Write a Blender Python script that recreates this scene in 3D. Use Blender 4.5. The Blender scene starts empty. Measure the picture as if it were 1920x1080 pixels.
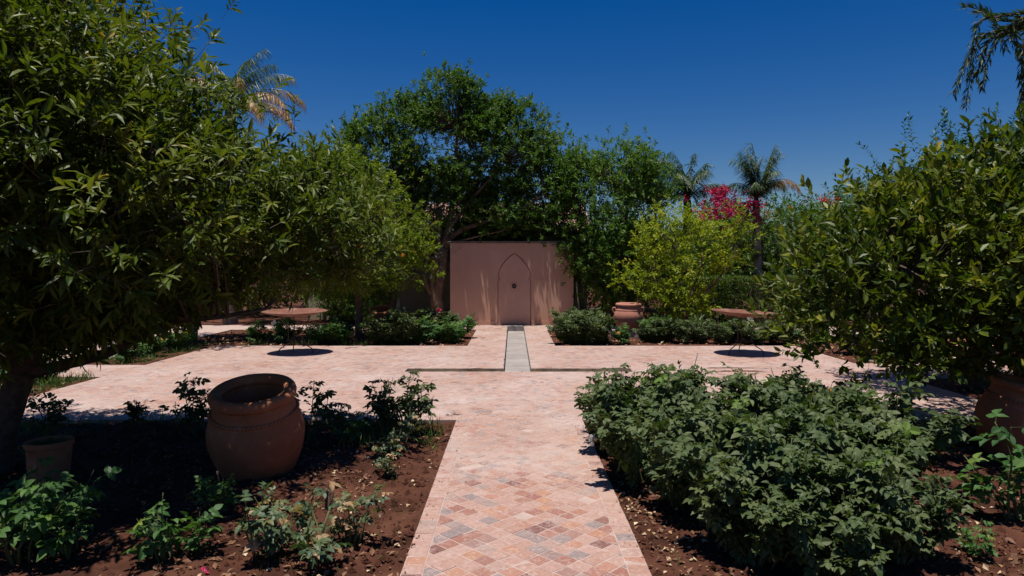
import bpy, bmesh, math, random
import numpy as np
from mathutils import Vector, Matrix, noise as mnoise

S = bpy.context.scene
COL = S.collection
# ------------------------------------------------------------------ camera
H, F, CX, HY = 1.7, 1280.0, 962.0, 495.0      # eye height (m), focal length (px of 1920), horizon row
cam_d = bpy.data.cameras.new("camera"); cam = bpy.data.objects.new("camera", cam_d); COL.objects.link(cam)
cam.location = (0, 0, H); cam.rotation_euler = (math.pi / 2, 0, 0)
cam_d.sensor_width = 36; cam_d.lens = F / 1920 * 36
cam_d.shift_x = (960 - CX) / 1920; cam_d.shift_y = (HY - 540) / 1920
cam_d.clip_start = .05; cam_d.clip_end = 2000
S.camera = cam
# ------------------------------------------------------------------ sky, sun, exposure
SUN = Vector((-.10, -.11, 1)).normalized()     # towards the sun: almost overhead
w = bpy.data.worlds.new("World"); S.world = w; w.use_nodes = True
nt = w.node_tree; bg = nt.nodes['Background']
sky = nt.nodes.new('ShaderNodeTexSky'); sky.sky_type = 'NISHITA'; sky.sun_disc = False
sky.sun_elevation = math.asin(SUN.z); sky.sun_rotation = math.atan2(SUN.x, SUN.y)
sky.altitude = 300; sky.air_density = 1.0; sky.dust_density = .5; sky.ozone_density = 4.0
hs = nt.nodes.new('ShaderNodeHueSaturation'); hs.inputs['Hue'].default_value = .514; hs.inputs['Saturation'].default_value = 1.46   # polarised, deep blue sky
nt.links.new(sky.outputs[0], hs.inputs['Color']); nt.links.new(hs.outputs[0], bg.inputs[0]); bg.inputs[1].default_value = .052
sl = bpy.data.lights.new("sun", 'SUN'); so = bpy.data.objects.new("sun", sl); COL.objects.link(so)
sl.energy = 4.6; sl.angle = math.radians(.53); sl.color = (1, .955, .89)
so.location = (0, 0, 30); so.rotation_euler = SUN.to_track_quat('Z', 'Y').to_euler()
S.view_settings.view_transform = 'Standard'; S.view_settings.look = 'None'
S.view_settings.exposure = .4; S.view_settings.gamma = 1
S.render.engine = 'CYCLES'
S.cycles.max_bounces = 6; S.cycles.diffuse_bounces = 4; S.cycles.transmission_bounces = 3; S.cycles.glossy_bounces = 2

# ------------------------------------------------------------------ helpers
def G(px, py):
    k = py - HY
    return ((px - CX) * H / k, F * H / k)
def AT(px, py, Y):
    return ((px - CX) * Y / F, Y, H - (py - HY) * Y / F)

def tag(o, label=None, cat=None, group=None, kind=None):
    if label: o['label'] = label
    if cat: o['category'] = cat
    if group: o['group'] = group
    if kind: o['kind'] = kind
    return o
def empty(name, loc=(0, 0, 0), rz=0):
    o = bpy.data.objects.new(name, None); COL.objects.link(o)
    o.location = loc; o.rotation_euler = (0, 0, rz); o.empty_display_size = .1
    return o
def thing(name, label, cat, loc=(0, 0, 0), rz=0, group=None):
    return tag(empty(name, loc, rz), label, cat, group)
def link(name, me, mat, parent=None):
    o = bpy.data.objects.new(name, me); COL.objects.link(o)
    if mat is not None and not me.materials: me.materials.append(mat)
    if parent: o.parent = parent
    return o
def dup(root, loc, rz=0, scale=1, label=None, group=None):
    r = root.copy(); COL.objects.link(r); r.location = loc; r.rotation_euler = (0, 0, rz)
    r.scale = (scale,) * 3 if not isinstance(scale, tuple) else scale
    if label: r['label'] = label
    if group: r['group'] = group
    for ch in list(root.children):
        c = ch.copy(); COL.objects.link(c); c.parent = r
        for g in list(ch.children):
            d = g.copy(); COL.objects.link(d); d.parent = c
    return r

class MB:
    """collects triangles (numpy) with one value per vertex"""
    def __init__(s): s.v = []; s.t = []; s.a = []; s.n = 0
    def add(s, v, t, a=None):
        v = np.asarray(v, float).reshape(-1, 3); t = np.asarray(t, int).reshape(-1, 3)
        s.v.append(v); s.t.append(t + s.n); s.n += len(v)
        s.a.append(np.zeros(len(v)) if a is None else np.broadcast_to(np.asarray(a, float), (len(v),)))
    def mesh(s, name, smooth=False):
        me = bpy.data.meshes.new(name)
        if not s.v: return me
        v = np.concatenate(s.v); t = np.concatenate(s.t); a = np.concatenate(s.a)
        me.vertices.add(len(v)); me.vertices.foreach_set('co', v.astype(np.float32).ravel())
        me.loops.add(t.size); me.loops.foreach_set('vertex_index', t.astype(np.int32).ravel())
        me.polygons.add(len(t)); me.polygons.foreach_set('loop_start', np.arange(0, t.size, 3, dtype=np.int32))
        at = me.attributes.new('rnd', 'FLOAT', 'POINT'); at.data.foreach_set('value', a.astype(np.float32))
        me.update(calc_edges=True)
        me.polygons.foreach_set('use_smooth', np.full(len(t), bool(smooth)))
        return me
    def build(s, name, mat, parent=None, smooth=False):
        return link(name, s.mesh(name, smooth), mat, parent)

def nrm(a): return a / np.maximum(np.linalg.norm(a, axis=-1, keepdims=True), 1e-9)

def tube(mb, pts, rad, sides=6, val=0., wob=0., seed=0):
    P = np.asarray(pts, float); n = len(P); R = np.broadcast_to(np.asarray(rad, float), (n,))
    T = np.gradient(P, axis=0); T = nrm(T)
    ref = np.array([0., 0, 1.]) if abs(T[0][2]) < .9 else np.array([1., 0, 0])
    U = nrm(np.cross(T, ref)); V = np.cross(T, U)
    for i in range(1, n):
        if np.dot(U[i], U[i - 1]) < 0: U[i] *= -1; V[i] *= -1
    an = np.arange(sides) * 2 * math.pi / sides
    rr = R[:, None] * np.ones((n, sides))
    if wob:
        rg = np.random.default_rng(seed); rr = rr * (1 + wob * rg.normal(size=(n, sides)))
    ring = P[:, None] + rr[..., None] * (np.cos(an)[None, :, None] * U[:, None] + np.sin(an)[None, :, None] * V[:, None])
    v = np.concatenate([ring.reshape(-1, 3), P[:1], P[-1:]])
    t = []
    for i in range(n - 1):
        for j in range(sides):
            a, b = i * sides + j, i * sides + (j + 1) % sides
            t += [(a, b, b + sides), (a, b + sides, a + sides)]
    for j in range(sides):
        t.append((n * sides, (j + 1) % sides, j)); t.append((n * sides + 1, (n - 1) * sides + j, (n - 1) * sides + (j + 1) % sides))
    mb.add(v, t, val)

def smooth_path(pts, k=4):
    P = np.asarray(pts, float)
    if len(P) < 3: return np.linspace(P[0], P[-1], k + 1)
    Q = np.vstack([2 * P[0] - P[1], P, 2 * P[-1] - P[-2]]); out = []
    for i in range(1, len(Q) - 2):
        for j in range(k):
            t = j / k
            out.append(.5 * (2 * Q[i] + (Q[i + 1] - Q[i - 1]) * t + (2 * Q[i - 1] - 5 * Q[i] + 4 * Q[i + 1] - Q[i + 2]) * t * t
                             + (3 * Q[i] - Q[i - 1] - 3 * Q[i + 1] + Q[i + 2]) * t ** 3))
    out.append(P[-1]); return np.array(out)

def box(mb, x0, x1, y0, y1, z0, z1, val=0.):
    v = [(x, y, z) for z in (z0, z1) for y in (y0, y1) for x in (x0, x1)]
    q = [(0, 2, 3, 1), (4, 5, 7, 6), (0, 1, 5, 4), (2, 6, 7, 3), (0, 4, 6, 2), (1, 3, 7, 5)]
    mb.add(v, [t for a, b, c, d in q for t in ((a, b, c), (a, c, d))], val)

def lathe(mb, prof, sides=48, val=0., wob=None):
    P = np.asarray(prof, float); n = len(P)
    an = np.arange(sides) * 2 * math.pi / sides
    v = np.stack([P[:, 0:1] * np.cos(an), P[:, 0:1] * np.sin(an), P[:, 1:2] * np.ones(sides)], -1)
    if wob is not None:
        rg = np.random.default_rng(wob)
        k = 1 + .012 * np.sin(2 * an + rg.random() * 6) + .006 * np.sin(5 * an + rg.random() * 6)
        v[..., :2] *= k[None, :, None]
    t = []
    for i in range(n - 1):
        for j in range(sides):
            a, b = i * sides + j, i * sides + (j + 1) % sides
            t += [(a, b, b + sides), (a, b + sides, a + sides)]
    mb.add(v.reshape(-1, 3), t, val)

# leaves -----------------------------------------------------------
def leaf_tpl(ts, ws, fold=.35, droop=.25, y0=0., rot=0., off=(0, 0), s=1.):
    """unit leaf along +Y with a folded midrib; ts positions, ws half widths"""
    k = len(ts); V = [(0, 0, 0)]
    for t, q in zip(ts, ws):
        z = -droop * t * t
        V += [(0, t, z), (-q, t, z + q * fold), (q, t, z + q * fold)]
    V.append((0, 1, -droop)); last = len(V) - 1
    T = [(0, 1, 2), (0, 3, 1)]
    for i in range(k - 1):
        m, l, r = 1 + 3 * i, 2 + 3 * i, 3 + 3 * i
        T += [(m, m + 3, l + 3), (m, l + 3, l), (m, r, r + 3), (m, r + 3, m + 3)]
    m, l, r = 1 + 3 * (k - 1), 2 + 3 * (k - 1), 3 + 3 * (k - 1)
    T += [(m, last, l), (m, r, last)]
    V = np.array(V, float) * s
    c, q = math.cos(rot), math.sin(rot)
    V[:, :2] = V[:, :2] @ np.array([[c, q], [-q, c]])
    V[:, 0] += off[0]; V[:, 1] += off[1]
    return V, np.array(T)
def merge_tpl(L):
    v, t, n = [], [], 0
    for a, b in L: v.append(a); t.append(b + n); n += len(a)
    return np.concatenate(v), np.concatenate(t)
CITRUS = leaf_tpl([.3, .65], [.115, .12], .4, .3)
CITRUS_B = leaf_tpl([.35, .65], [.19, .2], .45, .05)
FAR = leaf_tpl([.45], [.2], .4, .2)
NARROW = leaf_tpl([.45], [.1], .3, .2)
def compound(n, ls, w, seed):
    rg = random.Random(seed); L = []
    def lf(rot, off, s): 
        return leaf_tpl([.16, .42, .72], [w * .78, w, w * .68], rg.uniform(.1, .6), rg.uniform(.0, .55), rot=rot, off=off, s=s)
    L.append(lf(rg.uniform(-.2, .2), (0, .62), ls))
    ys = [.5, .2] if n == 5 else [.5]
    for y in ys:
        for sg in (-1, 1):
            L.append(lf(-sg * rg.uniform(.95, 1.3), (0, y), ls * rg.uniform(.75, .92)))
    st = (np.array([(-.008, 0, 0), (.008, 0, 0), (.006, .64, 0), (-.006, .64, 0)]), np.array([(0, 1, 2), (0, 2, 3)]))
    return merge_tpl(L + [st])
ROSE = [compound(5, .46, .37, 1), compound(5, .43, .39, 2), compound(3, .52, .38, 3), compound(5, .44, .36, 4)]
ROSE_FAR = merge_tpl([leaf_tpl([.5], [.32], .3, .2, rot=r, off=o, s=.5) for r, o in ((0, (0, .55)), (1.1, (0, .45)), (-1.1, (0, .45)), (1.2, (0, .15)), (-1.2, (0, .15)))])

def scatter(mb, tpl, P, D, N, L, val):
    """instances of a leaf template: base P, axis D, face normal N, length L"""
    V, T = tpl
    D = nrm(D); X = nrm(np.cross(D, N)); Z = np.cross(X, D)
    L = np.broadcast_to(np.asarray(L, float), (len(P),))
    W = P[:, None] + L[:, None, None] * (V[None, :, 0, None] * X[:, None] + V[None, :, 1, None] * D[:, None] + V[None, :, 2, None] * Z[:, None])
    k = len(V)
    TT = (T[None] + (np.arange(len(P)) * k)[:, None, None]).reshape(-1, 3)
    mb.add(W.reshape(-1, 3), TT, np.repeat(val, k))

def shoot_leaves(mb, rg, P, D, L, per, ll, tpl, up=.6, spread=(1.15, .55), val=None, jit=.25, droop=0.):
    """leaves set spirally along shoots"""
    n = len(P); D = nrm(D)
    ref = np.where(np.abs(D[:, 2:3]) < .9, [[0, 0, 1.]], [[1., 0, 0]])
    U = nrm(np.cross(D, ref)); V = np.cross(D, U); ph0 = rg.random(n) * 6.28
    base = rg.random(n) if val is None else val
    for j in range(per):
        t = (j + .6) / per
        a = spread[0] + (spread[1] - spread[0]) * t
        ph = ph0 + j * 2.4 + rg.normal(size=n) * .3
        r = np.cos(ph)[:, None] * U + np.sin(ph)[:, None] * V
        d = D * math.cos(a) + r * math.sin(a) + rg.normal(size=(n, 3)) * jit; d[:, 2] -= droop
        p = P + D * (L * t)[:, None]
        N = D * .5 + np.array([0, 0, up]) + rg.normal(size=(n, 3)) * .35
        scatter(mb, tpl, p, d, N, ll * (.55 + .7 * rg.random(n)), np.clip(base * .6 + rg.random(n) * .4, 0, 1))

# ------------------------------------------------------------------ materials
def new_mat(name):
    m = bpy.data.materials.new(name); m.use_nodes = True
    return m, m.node_tree, m.node_tree.nodes['Principled BSDF']
def nd(nt, typ, **kw):
    n = nt.nodes.new(typ)
    for k, v in kw.items(): setattr(n, k, v)
    return n
def ramp(nt, fac, stops):
    r = nd(nt, 'ShaderNodeValToRGB'); e = r.color_ramp.elements
    while len(e) < len(stops): e.new(.5)
    for x, (p, c) in zip(e, stops): x.position = p; x.color = (*c, 1)
    nt.links.new(fac, r.inputs[0]); return r.outputs[0]
def noise_tex(nt, scale, detail=4, rough=.55, vec=None, dist=0.):
    n = nd(nt, 'ShaderNodeTexNoise'); n.inputs['Scale'].default_value = scale
    n.inputs['Detail'].default_value = detail; n.inputs['Roughness'].default_value = rough; n.inputs['Distortion'].default_value = dist
    if vec is not None: nt.links.new(vec, n.inputs['Vector'])
    return n.outputs[0]
def mix(nt, fac, a, b, typ='MIX'):
    m = nd(nt, 'ShaderNodeMix', data_type='RGBA', blend_type=typ)
    for s, i in ((fac, 0), (a, 6), (b, 7)):
        if hasattr(s, 'links') or hasattr(s, 'is_linked'): nt.links.new(s, m.inputs[i])
        elif i == 0: m.inputs[0].default_value = s
        else: m.inputs[i].default_value = (*s, 1)
    return m.outputs[2]
def math_n(nt, op, a, b=None, clamp=False):
    m = nd(nt, 'ShaderNodeMath', operation=op, use_clamp=clamp)
    for i, s in enumerate((a, b)):
        if s is None: continue
        if isinstance(s, (int, float)): m.inputs[i].default_value = s
        else: nt.links.new(s, m.inputs[i])
    return m.outputs[0]
def bump(nt, p, h, strength=.3, dist=.02):
    b = nd(nt, 'ShaderNodeBump'); b.inputs['Strength'].default_value = strength; b.inputs['Distance'].default_value = dist
    nt.links.new(h, b.inputs['Height']); nt.links.new(b.outputs[0], p.inputs['Normal'])
def geo_pos(nt): return nd(nt, 'ShaderNodeNewGeometry').outputs['Position']
def obj_pos(nt): return nd(nt, 'ShaderNodeTexCoord').outputs['Object']

def leaf_mat(name, stops, rough=.42, trans=.3, tcol=(1.3, 1.5, .5), spec=.5):
    m, nt, p = new_mat(name)
    a = nd(nt, 'ShaderNodeAttribute', attribute_name='rnd').outputs['Fac']
    c = ramp(nt, a, stops)
    nt.links.new(c, p.inputs['Base Color']); p.inputs['Roughness'].default_value = rough
    p.inputs['Specular IOR Level'].default_value = spec
    t = nd(nt, 'ShaderNodeBsdfTranslucent'); nt.links.new(mix(nt, 1., c, tcol, 'MULTIPLY'), t.inputs[0])
    ms = nd(nt, 'ShaderNodeMixShader'); ms.inputs[0].default_value = trans
    nt.links.new(p.outputs[0], ms.inputs[1]); nt.links.new(t.outputs[0], ms.inputs[2])
    nt.links.new(ms.outputs[0], nt.nodes['Material Output'].inputs[0]); return m
def noise_mat(name, stops, scale=6, rough=.9, bs=.3, bd=.01, bscale=40, detail=6, spec=.3, obj=True):
    m, nt, p = new_mat(name)
    v = obj_pos(nt) if obj else geo_pos(nt)
    nt.links.new(ramp(nt, noise_tex(nt, scale, detail, .6, v), stops), p.inputs['Base Color'])
    p.inputs['Roughness'].default_value = rough; p.inputs['Specular IOR Level'].default_value = spec
    bump(nt, p, noise_tex(nt, bscale, 5, .6, v), bs, bd); return m

M = {}
M['orange'] = leaf_mat('orange_leaf', [(0, (0.0217, 0.043, 0.005)), (0.35, (0.063, 0.0943, 0.0099)), (0.7, (0.1248, 0.1486, 0.0158)), (0.9, (0.19, 0.1794, 0.0238)), (1, (0.3908, 0.205, 0.0297))], .46, .28, spec=.22)
M['orange_y'] = leaf_mat('orange_leaf_yellowing', [(0, (0.023, 0.0444, 0.0055)), (0.4, (0.0667, 0.1005, 0.0099)), (0.7, (0.1552, 0.1693, 0.0176)), (0.88, (0.299, 0.2645, 0.0385)), (1, (0.529, 0.328, 0.066))], .44, .3, spec=.25)
M['citrus_far'] = leaf_mat('young_citrus_leaf', [(0, (0.0403, 0.0784, 0.006)), (0.5, (0.1207, 0.1736, 0.012)), (0.85, (0.2185, 0.252, 0.018)), (1, (0.345, 0.2912, 0.03))], .5, .34, spec=.15)
M['lime'] = leaf_mat('lime_leaf', [(0, (0.077, 0.1232, 0.006)), (0.4, (0.187, 0.2408, 0.012)), (0.8, (0.33, 0.336, 0.02)), (1, (0.462, 0.3808, 0.03))], .5, .38, spec=.2)
M['dark'] = leaf_mat('dark_green_leaf', [(0, (0.0257, 0.0651, 0.0106)), (0.5, (0.0693, 0.1335, 0.0185)), (0.86, (0.1346, 0.1916, 0.0317)), (0.96, (0.2052, 0.1858, 0.0462)), (1, (0.3847, 0.1974, 0.066))], .48, .3, spec=.18)
M['mid'] = leaf_mat('mid_green_leaf', [(0, (0.0296, 0.0755, 0.0106)), (0.5, (0.0766, 0.1487, 0.0198)), (0.9, (0.1482, 0.2174, 0.037)), (1, (0.247, 0.2517, 0.0528))], .48, .32, spec=.18)
M['olive'] = leaf_mat('grey_green_leaf', [(0, (.022, .036, .022)), (.6, (.05, .07, .042)), (1, (.10, .12, .075))], .5, .2)
M['glossy'] = leaf_mat('glossy_green_leaf', [(0, (0.013, 0.0468, 0.0156)), (0.6, (0.039, 0.0975, 0.0264)), (1, (0.078, 0.1495, 0.042))], .4, .25, spec=.3)
M['needle'] = leaf_mat('bottlebrush_leaf', [(0, (.020, .040, .012)), (.6, (.045, .075, .022)), (1, (.08, .11, .03))], .5, .3, spec=.25)
M['hedge'] = leaf_mat('hedge_leaf', [(0, (.03, .06, .01)), (.5, (.065, .115, .016)), (.9, (.12, .17, .03)), (1, (.2, .15, .04))], .42, .3)
M['rose'] = leaf_mat('dusty_rose_leaf', [(0, (0.0352, 0.059, 0.0179)), (0.5, (0.0681, 0.0975, 0.0331)), (0.85, (0.1056, 0.132, 0.0476)), (0.95, (0.0998, 0.1677, 0.0264)), (1, (0.1643, 0.2235, 0.0231))], .55, .22, spec=.25)
M['rose_fresh'] = leaf_mat('fresh_rose_leaf', [(0, (0.0242, 0.0726, 0.018)), (0.5, (0.055, 0.1265, 0.0306)), (0.85, (0.099, 0.176, 0.045)), (1, (0.22, 0.264, 0.036))], .5, .3, spec=.25)
M['rose_dry'] = leaf_mat('drying_rose_leaf', [(0, (.03, .06, .022)), (.5, (.06, .10, .04)), (.7, (.13, .14, .045)), (.82, (.36, .22, .11)), (1, (.48, .32, .19))], .55, .25)
M['palm'] = leaf_mat('palm_leaflet', [(0, (0.026, 0.0567, 0.0132)), (0.5, (0.065, 0.108, 0.0242)), (0.75, (0.156, 0.162, 0.0385)), (0.9, (0.364, 0.189, 0.055)), (1, (0.442, 0.2565, 0.088))], .45, .25)
M['grass'] = leaf_mat('grass_blade', [(0, (.03, .075, .012)), (.6, (.07, .13, .02)), (.9, (.16, .18, .05)), (1, (.3, .24, .1))], .5, .3)
M['petal_mag'] = leaf_mat('magenta_bract', [(0, (0.286, 0.0026, 0.042)), (1, (0.6, 0.0104, 0.119))], .6, .25, (1.2, .5, .8))
M['petal_red'] = leaf_mat('red_petal', [(0, (.5, .03, .012)), (1, (.75, .07, .02))], .6, .3, (1.2, .6, .5))
M['petal_pink'] = leaf_mat('pink_petal', [(0, (.6, .02, .12)), (1, (.8, .08, .25))], .6, .3, (1.2, .6, .9))
M['petal_white'] = leaf_mat('white_petal', [(0, (.65, .6, .55)), (1, (.82, .8, .74))], .6, .3, (1, 1, 1))
M['petal_yellow'] = leaf_mat('yellow_petal', [(0, (.7, .32, .03)), (1, (.8, .5, .08))], .6, .3, (1, 1, .7))
M['fruit'] = noise_mat('orange_peel', [(.3, (.75, .26, .015)), (.7, (.82, .33, .02))], 5, .45, .2, .004, 120)
M['litter'] = leaf_mat('dry_leaf', [(0, (.10, .045, .022)), (.35, (.22, .10, .045)), (.65, (.40, .24, .12)), (1, (.62, .50, .32))], .7, .1, (1, .9, .7))
M['bark'] = noise_mat('grey_brown_bark', [(.3, (.040, .028, .020)), (.7, (.11, .082, .062))], 14, .9, .7, .02, 22)
M['bark_warm'] = noise_mat('warm_brown_bark', [(.3, (.075, .042, .026)), (.7, (.20, .125, .082))], 10, .9, .7, .02, 22)
M['twig'] = noise_mat('twig_bark', [(.3, (.05, .035, .024)), (.7, (.13, .095, .065))], 20, .85, .3, .005, 60)
M['cane'] = noise_mat('green_cane', [(.3, (.06, .085, .025)), (.7, (.12, .11, .045))], 12, .7, .2, .004, 60)
M['palm_bark'] = noise_mat('palm_bark', [(.3, (.15, .11, .085)), (.7, (.38, .30, .24))], 9, .95, .8, .03, 16)

def terracotta(name, a, b, c):
    m, nt, p = new_mat(name); v = obj_pos(nt)
    n1 = noise_tex(nt, 3.5, 7, .65, v); n2 = noise_tex(nt, 26, 5, .6, v)
    col = ramp(nt, n1, [(.3, a), (.55, b), (.75, c)])
    col = mix(nt, math_n(nt, 'MULTIPLY', n2, .5), col, (c[0] * 1.25, c[1] * 1.3, c[2] * 1.35))
    # lime bloom with its own shape
    bl = ramp(nt, noise_tex(nt, 7, 6, .7, v, .6), [(.58, (0, 0, 0)), (.72, (1, 1, 1))])
    col = mix(nt, math_n(nt, 'MULTIPLY', bl, .22), col, (.55, .46, .40))
    nt.links.new(col, p.inputs['Base Color']); p.inputs['Roughness'].default_value = .85; p.inputs['Specular IOR Level'].default_value = .25
    bump(nt, p, noise_tex(nt, 38, 6, .6, v), .35, .008); return m
M['terra'] = terracotta('terracotta', (.19, .063, .025), (.29, .10, .041), (.37, .15, .069))
M['terra_pink'] = terracotta('pink_terracotta', (.30, .11, .07), (.38, .155, .105), (.44, .20, .14))
M['rust'] = noise_mat('rusted_steel', [(.3, (.10, .036, .022)), (.5, (.17, .068, .042)), (.72, (.23, .125, .095))], 5, .75, .3, .004, 60, spec=.3)
M['iron'] = noise_mat('dark_iron_rod', [(.3, (.018, .012, .010)), (.7, (.05, .026, .018))], 20, .6, .3, .003, 80, spec=.4)
M['coping'] = noise_mat('grey_coping', [(.3, (.10, .08, .07)), (.7, (.2, .16, .14))], 6, .9, .3, .01, 40)
M['concrete'] = noise_mat('grey_render', [(.3, (.22, .19, .175)), (.55, (.29, .255, .235)), (.75, (.34, .30, .28))], 3, .85, .25, .004, 60)
M['cream'] = noise_mat('cream_render', [(.3, (.40, .33, .22)), (.7, (.48, .40, .28))], 2, .9, .3, .01, 30)
M['rooftile'] = noise_mat('pale_clay_tile', [(.3, (.36, .20, .15)), (.7, (.52, .34, .27))], 8, .9, .3, .01, 40)
M['stone'] = noise_mat('grey_stone', [(.3, (.22, .18, .16)), (.7, (.42, .36, .33))], 8, .9, .5, .01, 40)
M['warm_lit'] = noise_mat('warm_lit_facing', [(.3, (.12, .085, .06)), (.5, (.30, .22, .15)), (.7, (.46, .33, .21))], 5, .9, .3, .006, 40)  # warm brown: sunlight on the trough's far face put into the colour
M['dark_hole'] = noise_mat('dark_bronze', [(.3, (.012, .010, .008)), (.7, (.03, .022, .016))], 20, .5, .2, .002, 60)

def tadelakt(name, a, b):
    m, nt, p = new_mat(name); v = geo_pos(nt)
    n = noise_tex(nt, 1.3, 8, .62, v); n2 = noise_tex(nt, 9, 6, .65, v)
    col = ramp(nt, n, [(.3, a), (.7, b)])
    col = mix(nt, math_n(nt, 'MULTIPLY', n2, .35), col, (b[0] * 1.12, b[1] * 1.15, b[2] * 1.15))
    sx = nd(nt, 'ShaderNodeSeparateXYZ'); nt.links.new(v, sx.inputs[0])
    # damp, dirty foot of the wall with a ragged upper edge
    hz = math_n(nt, 'ADD', sx.outputs[2], math_n(nt, 'MULTIPLY', n2, .12))
    damp = ramp(nt, hz, [(.12, (1, 1, 1)), (.34, (0, 0, 0))])
    col = mix(nt, math_n(nt, 'MULTIPLY', damp, .3), col, (a[0] * .7, a[1] * .68, a[2] * .68))
    nt.links.new(col, p.inputs['Base Color']); p.inputs['Roughness'].default_value = .75; p.inputs['Specular IOR Level'].default_value = .25
    bump(nt, p, math_n(nt, 'ADD', noise_tex(nt, 22, 6, .65, v), math_n(nt, 'MULTIPLY', n, .8)), .22, .012); return m
M['pink'] = tadelakt('pink_tadelakt', (.47, .255, .172), (.57, .335, .24))
M['pink_panel'] = tadelakt('pink_tadelakt_panel', (.50, .275, .195), (.59, .35, .26))

def tile_mat():
    m, nt, p = new_mat('limed_terracotta_tile'); v = geo_pos(nt)
    a = nd(nt, 'ShaderNodeAttribute', attribute_name='rnd').outputs['Fac']
    r = math_n(nt, 'FRACT', math_n(nt, 'ADD', a, nd(nt, 'ShaderNodeObjectInfo').outputs['Random']))
    c = ramp(nt, r, [(0, (.38, .225, .175)), (.2, (.41, .265, .215)), (.36, (.35, .19, .14)), (.5, (.39, .245, .195)), (.58, (.27, .205, .185)),
                     (.66, (.21, .17, .165)), (.7, (.32, .155, .115)), (.8, (.26, .105, .078)), (.86, (.40, .205, .125)), (.94, (.36, .18, .13)), (.97, (.17, .075, .062))])
    fine = noise_tex(nt, 34, 6, .7, v)
    c = mix(nt, math_n(nt, 'MULTIPLY', ramp(nt, fine, [(.42, (0, 0, 0)), (.68, (1, 1, 1))]), .5), c, (.22, .125, .10))
    lime1 = noise_tex(nt, 1.1, 5, .6, v, .4); lime2 = noise_tex(nt, 13, 7, .75, v, .8)
    sx = nd(nt, 'ShaderNodeSeparateXYZ'); nt.links.new(v, sx.inputs[0])
    worn = nd(nt, 'ShaderNodeMapRange'); nt.links.new(sx.outputs[1], worn.inputs[0])
    for i, q in zip((1, 2, 3, 4), (3.65, 5.8, -.26, .02)): worn.inputs[i].default_value = q
    lm = math_n(nt, 'ADD', math_n(nt, 'ADD', math_n(nt, 'MULTIPLY', lime1, .5), math_n(nt, 'MULTIPLY', lime2, .75)), worn.outputs[0])
    lf = ramp(nt, lm, [(.52, (0, 0, 0)), (.70, (1, 1, 1))])
    tone = ramp(nt, noise_tex(nt, .8, 6, .65, v, .5), [(.35, (.36, .235, .19)), (.5, (.42, .31, .265)), (.65, (.50, .41, .372))])
    c = mix(nt, math_n(nt, 'MULTIPLY', lf, .70), c, tone)
    sm = ramp(nt, noise_tex(nt, 24, 7, .7, v, 1.2), [(.50, (0, 0, 0)), (.64, (1, 1, 1))])
    c = mix(nt, math_n(nt, 'MULTIPLY', sm, .48), c, (.48, .38, .34))
    dk = ramp(nt, noise_tex(nt, 5, 8, .75, v, .6), [(.60, (0, 0, 0)), (.74, (1, 1, 1))])
    c = mix(nt, math_n(nt, 'MULTIPLY', dk, .45), c, (.23, .165, .145))
    nt.links.new(c, p.inputs['Base Color']); p.inputs['Roughness'].default_value = .62; p.inputs['Specular IOR Level'].default_value = .3
    bump(nt, p, fine, .3, .004); return m
M['tile'] = tile_mat()
M['grout'] = noise_mat('lime_grout', [(.3, (.34, .24, .20)), (.7, (.45, .34, .295))], 9, .9, .3, .004, 60, obj=False)

def soil_mat():
    m, nt, p = new_mat('red_brown_soil'); v = geo_pos(nt)
    n = noise_tex(nt, 2.2, 8, .65, v); f = noise_tex(nt, 45, 6, .7, v)
    c = ramp(nt, n, [(.34, (.042, .015, .009)), (.5, (.090, .033, .019)), (.68, (.14, .058, .034))])
    c = mix(nt, ramp(nt, f, [(.55, (0, 0, 0)), (.75, (.6, .6, .6))]), c, (.19, .085, .05))
    nt.links.new(c, p.inputs['Base Color']); p.inputs['Roughness'].default_value = .95; p.inputs['Specular IOR Level'].default_value = .15
    bump(nt, p, math_n(nt, 'ADD', f, noise_tex(nt, 14, 6, .7, v)), .9, .03); return m
M['soil'] = soil_mat()

# ------------------------------------------------------------------ layout of the garden (metres)
PX0, PX1 = -.62, .76              # central path
PY = 7.45                         # plaza front edge
LX0, LX1, LY1 = -6.2, 5.85, 14.2  # plaza
CH0, CH1 = -.155, .295            # water channel
TR = (-1.72, 1.9, 10.79, 11.13)   # cross trough
WY = 19.0                         # fountain wall
PAVE = [(PX0, PX1, 2.2, PY),                      # path
        (LX0, LX1, PY, TR[2]), (LX0, TR[0], TR[2], TR[3]), (TR[1], LX1, TR[2], TR[3]),
        (LX0, CH0, TR[3], LY1), (CH1, LX1, TR[3], LY1),
        (-.95, CH0, LY1, 17.7), (CH1, .88, LY1, 17.7),
        (-9.0, CH0, 17.7, WY), (CH1, 8.6, 17.7, WY),
        (-7.3, LX0, 10.3, 11.5), (-9.0, -7.3, 10.3, 17.7), (-14, -9.0, 10.3, 11.5),
        (LX1, 7.1, 10.45, 11.7), (7.1, 8.6, 10.45, 17.7), (8.6, 12, 10.45, 11.7)]
WATER = [(TR[0], TR[1], TR[2], TR[3]), (CH0, CH1, TR[3], 18.62)]

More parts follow.
